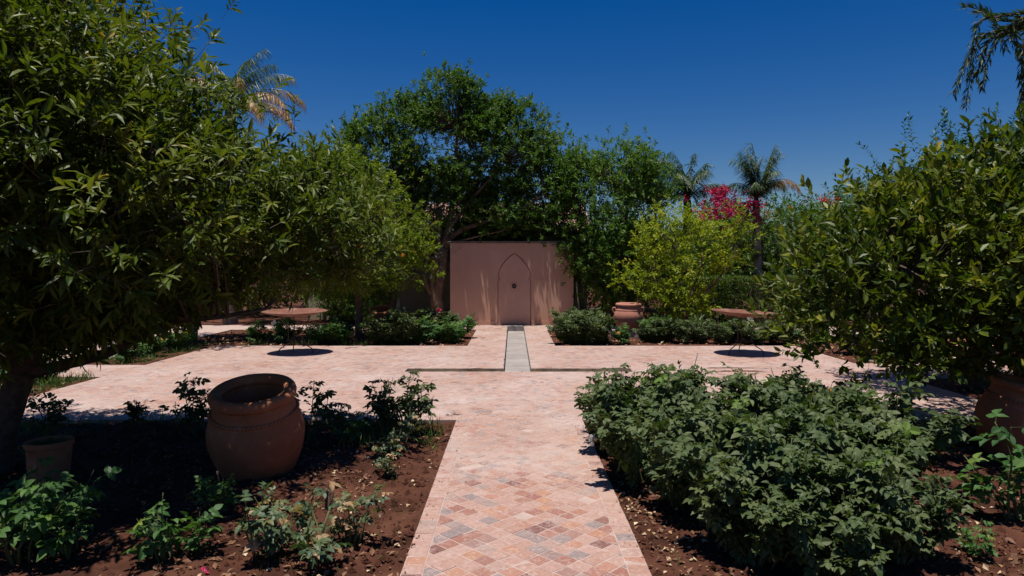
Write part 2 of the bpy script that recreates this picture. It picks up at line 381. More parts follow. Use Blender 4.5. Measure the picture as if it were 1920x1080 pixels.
def inrect(x, y, R, e=0.):
    r = np.zeros(np.shape(x), bool)
    for a, b, c, d in R: r |= (x > a - e) & (x < b + e) & (y > c - e) & (y < d + e)
    return r
def vnoise(x, y, s, seed=0):
    rg = np.random.default_rng(seed); g = rg.random((64, 64))
    u, v = np.asarray(x) / s + 1000, np.asarray(y) / s + 1000
    i, j = np.floor(u).astype(int), np.floor(v).astype(int); a, b = u - i, v - j
    a, b = a * a * (3 - 2 * a), b * b * (3 - 2 * b); q = lambda m, n: g[m % 64, n % 64]
    return (q(i, j) * (1 - a) + q(i + 1, j) * a) * (1 - b) + (q(i, j + 1) * (1 - a) + q(i + 1, j + 1) * a) * b
def soil_z(x, y):
    z = -.034 + .05 * (vnoise(x, y, .55, 1) - .5) + .03 * (vnoise(x, y, .16, 2) - .5) + .03 * vnoise(x, y, 1.6, 3)
    return z

# ground: one sheet to the horizon, fine inside the garden, open over the channel
def lines(a, b, st, ex): 
    return np.unique(np.round(np.concatenate([np.arange(a, b + st / 2, st), ex]), 4))
xs = np.concatenate([[-600, -200, -80, -40, -25, -18, -14], lines(-11, 9.5, .07, [TR[0], TR[1], CH0, CH1]), [12, 15, 20, 28, 40, 80, 200, 600]])
ys = np.concatenate([[-300, -60, -20, -5, 0, 1.5], lines(2.8, 8, .055, [PY]), lines(8.1, 20, .12, [TR[2], TR[3], 18.62]), [22, 25, 30, 40, 80, 200, 600]])
gx, gy = np.meshgrid(xs, ys); nx = len(xs)
gz = soil_z(gx, gy)
gz = np.where((np.abs(gx) > 16) | (gy > 24) | (gy < 0), -.03, gz)
gz = np.where(inrect(gx, gy, PAVE, .0) | inrect(gx, gy, WATER, .0), -.05, gz)
ii, jj = np.meshgrid(np.arange(nx - 1), np.arange(len(ys) - 1))
cxm = (xs[ii] + xs[ii + 1]) / 2; cym = (ys[jj] + ys[jj + 1]) / 2
keep = ~inrect(cxm, cym, WATER)
a = (jj * nx + ii)[keep]; mb = MB()
mb.add(np.stack([gx, gy, gz], -1), np.concatenate([np.stack([a, a + 1, a + nx + 1], -1), np.stack([a, a + nx + 1, a + nx], -1)]))
tag(mb.build('ground', M['soil'], smooth=True), kind='structure')

# paving: mortar bed + tiles ------------------------------------------------
def clip(poly, x0, x1, y0, y1):
    for ax, lim, sg in ((0, x0, 1), (0, x1, -1), (1, y0, 1), (1, y1, -1)):
        out = []
        for i in range(len(poly)):
            p, q = poly[i - 1], poly[i]; dp, dq = sg * (p[ax] - lim), sg * (q[ax] - lim)
            if (dp >= 0) != (dq >= 0):
                t = dp / (dp - dq); out.append((p[0] + (q[0] - p[0]) * t, p[1] + (q[1] - p[1]) * t))
            if dq >= 0: out.append(q)
        poly = out
        if len(poly) < 3: return []
    return poly
def area(p): return .5 * abs(sum(p[i - 1][0] * p[i][1] - p[i][0] * p[i - 1][1] for i in range(len(p))))
def tile_geo(poly, rg, z=0.):
    P = np.array(poly); c = P.mean(0); P = c + (P - c) * (1 - .0022 / max(.02, math.sqrt(area(poly)))) + 0.
    d = np.linalg.norm(P - c, axis=1, keepdims=True)
    j = rg.normal(size=P.shape) * .0016
    outer = c + (P - c) * (1 - .0030 / d) + j; top = c + (P - c) * (1 - .0072 / d) + j
    tl = rg.normal(size=2) * .008; z0 = z + rg.normal() * .0011
    n = len(P)
    v = [(x, y, z0 - .010 + (x - c[0]) * tl[0] + (y - c[1]) * tl[1]) for x, y in outer] + \
        [(x, y, z0 - .0022 + (x - c[0]) * tl[0] + (y - c[1]) * tl[1]) for x, y in outer] + [(x, y, z0 + (x - c[0]) * tl[0] + (y - c[1]) * tl[1]) for x, y in top]
    t = []
    for k in (0, n):
        for i in range(n):
            q = (i + 1) % n; t += [(k + i, k + q, k + q + n), (k + i, k + q + n, k + i + n)]
    for i in range(1, n - 1): t.append((2 * n, 2 * n + i, 2 * n + i + 1))
    return np.array(v), np.array(t), c
def orient(p):
    s = sum(p[i - 1][0] * p[i][1] - p[i][0] * p[i - 1][1] for i in range(len(p)))
    return p if s > 0 else p[::-1]
TP = .1085; DG = TP * math.sqrt(2)
def diamonds(x0, x1, y0, y1):
    cx = (PX0 + PX1) / 2; out = []
    for r in range(int((y0 - 2) / (DG / 2)) - 1, int((y1 - 2) / (DG / 2)) + 2):
        y = 2 + r * DG / 2
        for k in range(int((x0 - cx) / DG) - 2, int((x1 - cx) / DG) + 2):
            x = cx + (k + (.5 if r % 2 else 0)) * DG
            p = clip([(x + DG / 2, y), (x, y + DG / 2), (x - DG / 2, y), (x, y - DG / 2)], x0, x1, y0, y1)
            if p and area(p) > .0009: out.append(orient(p))
    return out
def row(x0, x1, y0, y1):
    """one straight row of border tiles filling the strip"""
    L, ax = (x1 - x0, 0) if x1 - x0 > y1 - y0 else (y1 - y0, 1)
    n = max(1, round(L / .112)); out = []
    for i in range(n):
        if ax == 0: a, b = x0 + L * i / n, x0 + L * (i + 1) / n; out.append([(a, y0), (b, y0), (b, y1), (a, y1)])
        else: a, b = y0 + L * i / n, y0 + L * (i + 1) / n; out.append([(x0, a), (x1, a), (x1, b), (x0, b)])
    return out
BW = .122
polys = []
polys += diamonds(PX0 + BW, PX1 - BW, 3.3, PY) + row(PX0, PX0 + BW, 3.3, PY) + row(PX1 - BW, PX1, 3.3, PY)
near = [p for p in polys if np.mean([q[1] for q in p]) < 5.75]
far = [p for p in polys if np.mean([q[1] for q in p]) >= 5.75]
# plaza with a border row round its edges and along the channel
far += row(LX0, PX0, PY, PY + BW) + row(PX1, LX1, PY, PY + BW) + row(LX0, CH0 - 0, LY1 - BW, LY1)[:0]
far += diamonds(PX0, PX1, PY, PY + BW) + diamonds(LX0 + BW, LX1 - BW, PY + BW, 10.79)
far += row(LX0, LX0 + BW, PY + BW, LY1) + row(LX1 - BW, LX1, PY + BW, LY1)
far += diamonds(LX0 + BW, TR[0], TR[2], TR[3]) + diamonds(TR[1], LX1 - BW, TR[2], TR[3])
far += row(TR[0], CH0 - BW, TR[3], TR[3] + BW) + row(CH1 + BW, TR[1], TR[3], TR[3] + BW)
far += diamonds(LX0 + BW, TR[0], TR[3], TR[3] + BW) + diamonds(TR[1], LX1 - BW, TR[3], TR[3] + BW)
far += diamonds(LX0 + BW, CH0 - BW, TR[3] + BW, LY1) + diamonds(CH1 + BW, LX1 - BW, TR[3] + BW, LY1)
far += row(CH0 - BW, CH0, TR[3], WY) + row(CH1, CH1 + BW, TR[3], WY)
far += diamonds(-.95, CH0 - BW, LY1, 17.7) + diamonds(CH1 + BW, .88, LY1, 17.7)
far += diamonds(-3, CH0 - BW, 17.7, WY) + diamonds(CH1 + BW, 3, 17.7, WY)
far += diamonds(-9, LX0, 10.3, 11.5) + diamonds(LX1, 8.6, 10.45, 11.7) + diamonds(-9, -7.3, 11.5, 14.5) + diamonds(7.1, 8.6, 11.7, 14)
near.sort(key=lambda p: np.mean([q[1] for q in p]))
far += near[300:]; near = near[:300]
def pave_bed(name, rects, z=-.0022):
    mb = MB()
    for a, b, c, d in rects: box(mb, a + .002, b - .002, c, d, -.16, z)
    return tag(mb.build(name, M['grout']), kind='structure')
path_o = pave_bed('path', PAVE[:1])
plaza_o = pave_bed('plaza_pavement', PAVE[1:6])
side_o = pave_bed('side_path', PAVE[6:])
rg = np.random.default_rng(5)
for p in near:
    v, t, c = tile_geo(p, rg); mb = MB(); mb.add(v - np.array([c[0], c[1], 0]), t, 0.)
    o = mb.build('tile', M['tile'], path_o); o.location = (c[0], c[1], 0)
def far_tiles(P, parent, seed):
    rg = np.random.default_rng(seed); mb = MB()
    for p in P:
        v, t, c = tile_geo(p, rg); mb.add(v, t, rg.random())
    tag(mb.build('tiles', M['tile'], parent), kind='stuff')
cent = lambda p: np.mean(np.array(p), 0)
fp, fl, fs = [], [], []
for p in far:
    c = cent(p)
    (fp if c[1] < PY else fl if (LX0 < c[0] < LX1 and c[1] < LY1) else fs).append(p)
far_tiles(fp, path_o, 1); far_tiles(fl, plaza_o, 2); far_tiles(fs, side_o, 3)

# channel and cross trough lined with grey render
mb = MB()
D = -.13
box(mb, CH0 - .01, CH1 + .01, TR[3] - .005, 18.64, D - .05, D)
box(mb, TR[0] - .01, TR[1] + .01, TR[2] - .012, TR[3] + .012, D - .06, D - .004)
for a, b in ((CH0 - .012, CH0 + .003), (CH1 - .003, CH1 + .012)): box(mb, a, b, TR[3] - .003, 18.62, D - .04, -.004)
box(mb, TR[0] - .012, CH0 - .012, TR[3] - .003, TR[3] + .012, D - .04, -.004); box(mb, CH1 + .012, TR[1] + .012, TR[3] - .003, TR[3] + .012, D - .04, -.004)
box(mb, TR[0] - .012, TR[1] + .012, TR[2] - .012, TR[2] + .003, D - .04, -.004)
box(mb, TR[0] - .012, TR[0] + .003, TR[2] + .003, TR[3] - .003, D - .04, -.004); box(mb, TR[1] - .003, TR[1] + .012, TR[2] + .003, TR[3] - .003, D - .04, -.004)
CHM = mb
ch = tag(mb.build('water_channel', M['concrete']), 'shallow grey rendered water channel running from the fountain wall to a cross trough', 'channel')
mb = MB(); box(mb, TR[0] + .004, CH0 - .004, TR[3] - .009, TR[3] - .0035, D + .001, -.003); box(mb, CH1 + .004, TR[1] - .004, TR[3] - .009, TR[3] - .0035, D + .001, -.003); mb.build('lit_trough_face', M['warm_lit'], ch)  # thin facing on the far trough wall, coloured as if warmly sunlit
mb = MB(); box(mb, CH0 + .004, CH1 - .004, 18.60, 18.98, D, .005); mb.build('spill_block', M['concrete'], ch)
mb = MB(); mb.v = []; tube(mb, [(.14, 10.98, D), (.14, 10.98, -.02)], .008, 6); mb.build('drain_peg', M['iron'], ch)

# ------------------------------------------------------------------ fountain wall with arched niche
fw = thing('fountain_wall', 'pink rendered fountain wall with pointed arch niche and small spout', 'wall', (0, WY, 0))
W0, W1, WH = -1.75, 1.68, 2.28
ACX, AW = .035, .465
right = [(AW, .0), (AW, 1.2), (AW - .012, 1.235), (AW - .05, 1.27), (AW - .052, 1.295), (AW - .012, 1.33), (AW - .004, 1.40)]
for t, x in ((.13, .965), (.256, .91), (.37, .83), (.49, .735), (.6, .63), (.72, .505), (.82, .37), (.9, .24), (.96, .12), (1, 0)):
    right.append(((AW - .004) * x, 1.40 + .60 * t))
arch = [(ACX + x, z) for x, z in right] + [(ACX - x, z) for x, z in right[-2::-1]]
mb = MB(); DP = .07                                  # face in strips beside the niche, with the niche's reveal
half = [(AW, -.1)] + right
for sg, xe in ((1, W1), (-1, W0)):
    for (xa, za), (xb, zb) in zip(half[:-1], half[1:]):
        A, B = ACX + sg * xa, ACX + sg * xb
        mb.add([(A, 0, za), (xe, 0, za), (xe, 0, zb), (B, 0, zb), (A, DP, za), (B, DP, zb)], [(0, 1, 2), (0, 2, 3), (0, 3, 5), (0, 5, 4)])
    zt = half[-1][1]
    mb.add([(ACX, 0, zt), (xe, 0, zt), (xe, 0, WH), (ACX, 0, WH)], [(0, 1, 2), (0, 2, 3)])
    mb.add([(xe, 0, -.1), (xe, DP, -.1), (xe, DP, WH), (xe, 0, WH)], [(0, 1, 2), (0, 2, 3)])
mb.build('wall_face', M['pink'], fw)
mb = MB(); GP = .020; pan = [(x - GP if x > .03 else max(0, x - GP * .4), z - (GP * 1.1 if z > 1.6 else 0)) for x, z in half]; pan[-1] = (0, half[-1][1] - .02)
for (xa, za), (xb, zb) in zip(pan[:-1], pan[1:]):          # raised arch panel set inside the niche, a dark joint all round
    mb.add([(ACX - xa, .010, za), (ACX + xa, .010, za), (ACX + xb, .010, zb), (ACX - xb, .010, zb)], [(0, 1, 2), (0, 2, 3)])
    for sg in (-1, 1): mb.add([(ACX + sg * xa, .010, za), (ACX + sg * xb, .010, zb), (ACX + sg * xb, .068, zb), (ACX + sg * xa, .068, za)], [(0, 1, 2), (0, 2, 3)])
mb.build('arch_panel', M['pink_panel'], fw)
mb = MB(); box(mb, W0 + .003, W1 - .003, .069, .46, -.1, WH - .002); mb.build('niche_back', M['pink_panel'], fw)
mb = MB(); box(mb, W0 - .02, W1 + .02, -.03, .49, WH, WH + .055); mb.build('coping', M['coping'], fw)
for a, b in ((W0 - .004, ACX - AW - .02), (ACX + AW + .02, W1 + .004)):
    mb = MB(); box(mb, a, b, -.022, .0, -.1, .115); mb.build('plinth', M['pink'], fw)
mb = MB(); lathe(mb, [(0, -.012), (.028, -.012), (.03, .0), (.055, .012), (.062, .03), (.05, .04), (.032, .036), (.03, -.02)], 20)
sp = mb.build('spout', M['dark_hole'], fw, True); sp.location = (ACX - .005, .009, 1.08); sp.rotation_euler = (math.pi / 2, 0, 0)

# house behind the fountain, and the pink house on the right --------------------------
hb = thing('low_house', 'cream walled low house with pale clay tile roof behind the fountain wall', 'house', (-2.2, 21.2, 0))
mb = MB(); box(mb, -4.2, 4.5, 0, 5, -.1, 2.6); mb.build('wall', M['cream'], hb)
mb = MB(); box(mb, -4.35, 4.65, -.14, 5.1, 2.6, 2.72); mb.build('cornice', M['rooftile'], hb)
mb = MB()
for i in range(45):
    x = -4.3 + i * .2
    tube(mb, [(x, -.22, 2.76), (x, 2.4, 3.75)], .085, 8)
rt = tag(mb.build('roof_tiles', M['rooftile'], hb), kind='stuff')
mb = MB(); mb.add([(-4.35, -.15, 2.72), (4.65, -.15, 2.72), (4.65, 2.4, 3.7), (-4.35, 2.4, 3.7), (-4.35, 5.1, 2.72), (4.65, 5.1, 2.72)],
                  [(0, 1, 2), (0, 2, 3), (3, 2, 5), (3, 5, 4), (0, 3, 4), (1, 5, 2)]); rt.parent = mb.build('roof', M['rooftile'], hb)
hr = thing('pink_house', 'pink rendered house with stepped plinth behind the yellowing orange tree', 'house', (8.7, 13.2, 0))
mb = MB(); box(mb, 0, 8, .3, 1.5, -.1, 3.5); mb.build('wall', M['pink'], hr)
mb = MB(); box(mb, -.25, 8.2, .0, 1.7, -.1, .30); mb.build('plinth', M['pink'], hr)
mb = MB(); box(mb, -.6, 8.2, -.4, .0, -.1, .13); mb.build('step', M['pink_panel'], hr)
mb = MB(); box(mb, -.08, 8.1, .22, 1.6, 3.5, 3.62); mb.build('parapet', M['rooftile'], hr)

# ------------------------------------------------------------------ pots
def pot(name, label, loc, prof_h, rmax, rrim, rbase, mat, tilt=(0, 0), rope=True, lugs=False, seed=0, group=None):
    root = thing(name, label, 'pot', loc, 0, group); root.rotation_euler = (tilt[0], tilt[1], seed * 1.3 if tilt == (0, 0) else 0)
    h = prof_h; zr = h * .84
    out = [(0, .0), (rbase * .96, 0), (rbase, .015)]
    for i in range(1, 17):
        t = i / 16; z = zr * t
        s = math.sin(min(1, t / .6) * math.pi / 2) if t < .6 else math.cos((t - .6) / .4 * math.pi / 2 * .52)
        r = rbase + (rmax - rbase) * s if t < .6 else rrim * .93 + (rmax - rrim * .93) * max(0, (math.cos((t - .6) / .4 * math.pi) + 1) / 2)
        out.append((r, z))
    inn = [(rrim * .80, zr - .01), (rmax * .88, zr * .62), (rbase * .9, .06), (0, .05)]
    mb = MB(); lathe(mb, out + [(rrim * .90, zr + .012), (rrim * .82, zr + .012)] + inn, 56, wob=seed); body = mb.build('body', mat, root, True)
    mb = MB(); ct = []
    rr = h * .058; cr = rrim - rr * .95
    for i in range(15):
        a = i / 14 * 2 * math.pi - .4; ct.append((cr + rr * 1.05 * math.cos(a), zr + rr * 1.0 + rr * 1.0 * math.sin(a)))
    lathe(mb, ct, 56, wob=seed + 3); mb.build('rim', mat, root, True)
    if rope:
        mb = MB(); zb = zr * .86; t = .86
        rb = rrim * .93 + (rmax - rrim * .93) * (math.cos((t - .6) / .4 * math.pi) + 1) / 2
        n = 64; an = np.arange(n * 4 + 1) / (n * 4) * 2 * math.pi
        k = .012 * h / .7 * (1 + .45 * np.sin(an * n))
        tube(mb, np.stack([(rb + .002) * np.cos(an), (rb + .002) * np.sin(an), np.full(len(an), zb)], -1), k, 6)
        mb.build('rope_band', mat, body, True)
    if lugs:
        for k, a in enumerate((math.pi * .02, math.pi * .98)):
            mb = MB(); rb = rmax * .90; ca, sa = math.cos(a), math.sin(a)
            pts = [(rb - .02 + q * .075, z) for q, z in ((0, zr * .92), (.75, zr * .94), (1, zr * .86), (.75, zr * .76), (.1, zr * .72))]
            tube(mb, smooth_path([(p * ca, p * sa, z) for p, z in pts], 4), .02, 8); mb.build('lug_handle', mat, body, True)
    return root
pot('terracotta_jar', 'big round terracotta jar with thick rim leaning open under the orange tree', (-2.115, 5.70, -.06), .82, .385, .335, .26, M['terra'], (math.radians(14), math.radians(1)), True, False, 1)
pot('terracotta_jar', 'dark terracotta jar leaning beside the trunk of the yellowing orange tree', (4.55, 6.2, -.06), .74, .37, .32, .25, M['terra'], (math.radians(6), math.radians(10)), True, False, 2)
pot('terracotta_jar', 'dark terracotta jar behind the rose bushes near the forked tree trunk', (-3.18, 16.7, -.05), .74, .34, .31, .22, M['terra'], (math.radians(17), 0), False, False, 3)
p4 = pot('terracotta_jar', 'pale pink upright terracotta jar with lug handles standing among far rose bushes', (2.72, 16.1, .13), .68, .345, .30, .23, M['terra_pink'], (math.radians(.5), 0), True, True, 4)
mb = MB(); box(mb, -.36, .30, -.30, .30, -.1, .13); o = mb.build('stone_slab', M['stone']); o.location = (2.66, 16.1, 0)
tag(o, 'flat stone slab under the pale pink jar', 'slab')
mb = MB(); box(mb, -.16, .16, -.15, .15, -.1, .36); o = mb.build('stone_block', M['stone']); o.location = (-3.45, 17.35, 0); o.rotation_euler.z = .1
tag(o, 'squared stone block beside the dark jar in the far bed', 'block')
# straight sided planter in the shade of the left orange tree
pl = thing('planter', 'straight sided terracotta planter in deep shade beside the orange tree trunk', 'planter', (-3.6, 5.3, -.05)); pl.scale = (.82, .82, .85)
mb = MB(); lathe(mb, [(0, 0), (.155, 0), (.16, .02), (.185, .40), (.20, .405), (.20, .45), (.165, .45), (.16, .36), (0, .36)], 40, wob=3); mb.build('body', M['terra'], pl, False)
mb = MB(); an = np.linspace(0, 2 * math.pi, 24, endpoint=False)
v = [(0, 0, .385)] + [(.158 * math.cos(a), .158 * math.sin(a), .375) for a in an]
mb.add(v, [(0, 1 + i, 1 + (i + 1) % 24) for i in range(24)]); mb.build('potting_soil', M['soil'], pl)
rgp = np.random.default_rng(8); mb = MB()
shoot_leaves(mb, rgp, np.c_[rgp.normal(size=(26, 2)) * .08, np.full(26, .37)], rgp.normal(size=(26, 3)) * .5 + [0, 0, .6], np.full(26, .06), 4, .06, FAR)
mb.build('foliage', M['mid'], pl)

# ------------------------------------------------------------------ rusted bowls on iron stands
def bowl(label, loc, rz, tilt):
    root = thing('fire_bowl', label, 'bowl', loc, 0)
    R, hh = .60, .80
    pr = []
    for i in range(15):
        t = i / 14; pr.append((R * t, .105 * t ** 2.0))
    mb = MB(); lathe(mb, pr + [(R + .004, .109), (R - .004, .112)] + [(r * .985, z + .008) for r, z in pr[::-1]], 72, wob=2)
    b = mb.build('dish', M['rust'], root, True); b.location = (0, 0, hh - .107); b.rotation_euler = tilt
    for k in range(3):
        a = rz + k * 2 * math.pi / 3; mb = MB()
        pts = [(.285, .715), (.285, .655), (.25, .60), (.165, .52), (.145, .42), (.145, .30), (.155, .235), (.22, .165), (.335, .095), (.36, .06), (.36, .0)]
        tube(mb, smooth_path([(r * math.cos(a), r * math.sin(a), z) for r, z in pts], 3), .0095, 8); mb.build('leg', M['iron'], root, True)
    for zz, r in ((.245, .15), (.69, .283)):
        mb = MB(); an = np.linspace(0, 2 * math.pi, 41)
        tube(mb, np.stack([r * np.cos(an), r * np.sin(an), np.full(41, zz)], -1), .008, 6); mb.build('ring', M['iron'], root, True)
    return root
bowl('wide rusted steel bowl on curved iron legs, partly hidden by orange tree leaves', (-4.17, 13.05, 0), math.radians(-8), (math.radians(1.5), 0, 0))
bowl('wide rusted steel bowl on curved iron legs in front of the clipped hedge', (4.36, 12.9, 0), math.radians(-35), (math.radians(.5), math.radians(2.8), 0))

# ------------------------------------------------------------------ trees
def in_lobe(P, lb):
    return np.sqrt((((P - np.array(lb[:3])) / np.array(lb[3:6])) ** 2).sum(1))
def crown_clusters(rg, lobes, n, inner=.2, zmin=None):
    wts = np.array([lb[3] * lb[4] + lb[3] * lb[5] for lb in lobes]); wts = wts / wts.sum(); out = []; nr = []
    while len(out) < n:
        k = rg.choice(len(lobes), p=wts); lb = lobes[k]
        d = nrm(rg.normal(size=3)); u = rg.uniform(.82, 1.0) if rg.random() > inner else rg.uniform(.4, .8)
        p = np.array(lb[:3]) + d * u * np.array(lb[3:6])
        if zmin is not None and p[2] < zmin: continue
        if any(j != k and in_lobe(p[None], lobes[j])[0] < .62 for j in range(len(lobes))): continue
        out.append(p); nr.append(nrm(d / np.array(lb[3:6])))
    return np.array(out), np.array(nr)
def tree(name, label, cat, base, limbs, lobes, nclus, nshoot, per, ll, tpl, lmat, bmat, seed, sig=.22, sl=.16, up=.6, spread=(1.15, .55),
         group=None, zmin=None, inner=.2, outw=.55, upw=.45, droop=0., fruit=None, brad=.014, leader=0., zsl=0.):
    """limbs/lobes are given relative to base"""
    rg = np.random.default_rng(seed)
    root = thing(name, label, cat, base, 0, group)
    mt = MB(); nodes = []; nrad = []
    for q, (pts, r0, r1) in enumerate(limbs):
        P = smooth_path(pts, 5); R = np.linspace(r0, r1, len(P)); 
        if P[0][2] < .02: R[0] *= 1.35; R[1] *= 1.12
        tube(mt, P, R, 9, wob=.05, seed=seed + q); nodes.append(P[len(P) // 3:]); nrad.append(R[len(P) // 3:])
    trunk = mt.build('trunk', bmat, root, True)
    nodes = np.concatenate(nodes); nrad = np.concatenate(nrad)
    C, NR = crown_clusters(rg, lobes, nclus, inner, zmin)
    mbr = MB()
    for c, n in zip(C, NR):
        d = np.linalg.norm(nodes - c, axis=1) + np.maximum(0, nodes[:, 2] - c[2]) * .6
        a = nodes[d.argmin()]; m1 = a * .6 + c * .4 + rg.normal(size=3) * .07 * np.linalg.norm(c - a) + [0, 0, .05]; r = min(brad * (1 + np.linalg.norm(c - a) * .4), nrad[d.argmin()] * .7)
        tube(mbr, smooth_path([a, m1, c], 3), np.linspace(r, .004, 7), 4)
    SP, SD = [], []
    for c, n in zip(C, NR):
        k = max(2, int(nshoot * rg.uniform(.55, 1.45)))
        s = sig * rg.uniform(.7, 1.35)
        p = c + rg.normal(size=(k, 3)) * s * np.array([1, 1, .8])
        SP.append(p); SD.append(n * outw + np.array([0, 0, upw]) + rg.normal(size=(k, 3)) * .45 + (p - c) / s * .2)
    P = np.concatenate(SP); Dn = nrm(np.concatenate(SD))
    if zmin is not None: 
        kk = P[:, 2] > zmin - .12 + zsl * np.clip(P[:, 0] - .6, 0, 1.6); P, Dn = P[kk], Dn[kk]
    L = sl * (.6 + .8 * rg.random(len(P)))
    if leader: L = np.where(rg.random(len(P)) < .06, L * leader, L)
    # thin twigs (two crossed slivers) under each shoot
    e = P + Dn * L[:, None]; U = nrm(np.cross(Dn, rg.normal(size=Dn.shape))) * .003
    b0 = P - Dn * .10
    v = np.stack([b0 - U, b0 + U, e], 1).reshape(-1, 3); mbr.add(v, np.arange(len(v)).reshape(-1, 3))
    mbr.build('branches', M['twig'], root)
    ml = MB(); val = np.clip(rg.random(len(P)) * .75 + .5 * (vnoise(P[:, 0] + P[:, 2] * .7, P[:, 1] - P[:, 2] * .5, .7, seed) - .35), 0, 1)
    shoot_leaves(ml, rg, P, Dn, L, per, ll, tpl, up, spread, val, droop=droop)
    ml.build('crown', lmat, root)
    for fpos in (fruit or []):
        mb = MB(); lathe(mb, [(.001 + .042 * math.sin(i / 10 * math.pi), -.04 * math.cos(i / 10 * math.pi)) for i in range(11)], 16)
        o = mb.build('orange_fruit', M['fruit'], root, True); o.location = fpos
    return root

# big orange tree on the left, close to the camera
b = (-4.25, 5.75, -.05)
tree('orange_tree', 'huge dark orange tree with low limbs shading the big jar', 'tree', b,
     [([(-.12, 0, 0), (-.04, .02, .4), (.12, 0, .84)], .12, .10), ([(.12, 0, .82), (.55, -.02, .92), (.88, .0, 1.02), (1.2, .1, 1.2), (1.6, .3, 1.4), (2.1, .6, 1.75)], .055, .02),
      ([(.16, 0, .84), (.2, .1, 1.4), (.45, .2, 2.2), (.5, .2, 3.1)], .10, .03), ([(.16, 0, .84), (-.3, -.2, 1.4), (-.8, -.3, 2.2), (-1.3, -.3, 2.9)], .09, .03),
      ([(1.2, .1, 1.2), (1.45, .0, 1.28), (1.75, .05, 1.3), (2.1, .2, 1.36)], .035, .014), ([(.2, .1, 1.2), (-.1, -.6, 1.7), (-.1, -1.1, 2.3)], .06, .02), ([(.3, .15, 1.6), (.9, .5, 2.3), (1.5, .7, 2.7)], .06, .02)],
     [(-.1, -.1, 2.55, 1.65, 1.55, 1.55), (1.2, .3, 2.1, 1.05, 1.15, .98), (.3, .1, 3.1, .8, .9, .9), (-1.3, 0, 2.6, 1.5, 1.5, 1.6), (2.05, .75, 1.95, .72, .8, .68), (.0, -.7, 1.8, 1.1, .8, .75), (-.6, -.2, 3.7, .9, .9, .7), (1.3, -.95, 2.15, .85, .75, .55), (.5, -1.1, 2.7, 1.1, .7, .8), (2.35, .5, 2.0, .5, .8, .45)],
     460, 24, 10, .112, CITRUS, M['orange'], M['bark'], 11, .23, .15, zmin=1.12, up=.7, spread=(1.05, .5), leader=1.4, zsl=.36)
# orange tree in the far left bed, with ripe fruit
b = (-3.55, 15.6, -.05)
tree('orange_tree', 'bright green orange tree with ripe fruit left of the forked trunk', 'tree', b,
     [([(0, 0, 0), (.03, 0, .6), (0, 0, 1.2)], .09, .075), ([(0, 0, 1.2), (.4, 0, 1.9), (.6, 0, 2.7)], .06, .02), ([(0, 0, 1.1), (-.5, 0, 1.7), (-.9, -.1, 2.7)], .06, .02), ([(0, 0, 1.2), (-.1, .1, 2.2), (-.2, 0, 3.6)], .06, .02)],
     [(.1, 0, 2.25, 1.35, 1.3, 1.15), (-.9, -.1, 2.7, 1.3, 1.3, 1.5), (.75, -.1, 1.9, .8, .8, .75), (-.4, 0, 3.3, 1.0, 1.0, 1.0)],
     170, 17, 8, .11, FAR, M['citrus_far'], M['bark_warm'], 12, .22, .15, zmin=1.15,
     fruit=[(1.15, -.75, 1.95), (.35, -1.2, 2.1), (-1.2, -1.3, 2.3)])
# second orange tree beyond the plaza on the left, filling behind the near crown
b = (-7.0, 14.9, -.05)
tree('orange_tree', 'orange tree in the far corner bed behind the left bowl', 'tree', b,
     [([(0, 0, 0), (.05, 0, .6), (0, 0, 1.1)], .09, .075), ([(0, 0, 1.1), (.5, 0, 1.9), (.7, 0, 2.9)], .06, .02), ([(0, 0, 1.1), (-.5, 0, 1.8), (-.8, 0, 2.9)], .06, .02)],
     [(.3, 0, 2.4, 1.6, 1.4, 1.35), (-.9, 0, 2.7, 1.3, 1.3, 1.4), (.9, 0, 3.2, 1.1, 1, 1.0)],
     130, 16, 8, .12, FAR, M['citrus_far'], M['bark_warm'], 13, .24, .15, zmin=1.2)
# yellowing orange tree on the right, close to the camera
b = (5.12, 6.75, -.05)
tree('orange_tree', 'orange tree with yellowing leaf tips hanging low over the right plaza edge', 'tree', b,
     [([(0, 0, 0), (-.05, 0, .5), (-.02, 0, .95)], .13, .10), ([(-.02, 0, .95), (-.5, -.1, 1.3), (-1.1, -.1, 1.6), (-1.7, -.1, 1.75)], .07, .02), ([(-.02, 0, .95), (.1, 0, 1.6), (.0, 0, 2.4)], .08, .02),
      ([(-.02, 0, .95), (.6, -.1, 1.4), (1.1, -.1, 1.9)], .07, .02), ([(-.5, -.1, 1.3), (-.9, 0, 1.15), (-1.5, .1, 1.05), (-1.9, .1, .85)], .03, .01), ([(0, 0, 1.1), (-.2, -.6, 1.5), (-.3, -1, 1.9)], .05, .015)],
     [(-.35, 0, 1.75, 1.25, 1.2, 1.0), (-1.25, -.05, 1.55, .92, 1.0, .78), (.65, -.1, 1.75, 1.1, 1.1, .9), (-1.55, .1, 1.1, .6, .7, .42), (-.4, -.2, 2.2, .8, .8, .5), (.1, -.5, 1.3, 1.0, .7, .55)],
     230, 19, 8, .105, CITRUS_B, M['orange_y'], M['bark'], 21, .21, .15, zmin=.86, up=.4, spread=(.95, .45), upw=.6, leader=1.4)
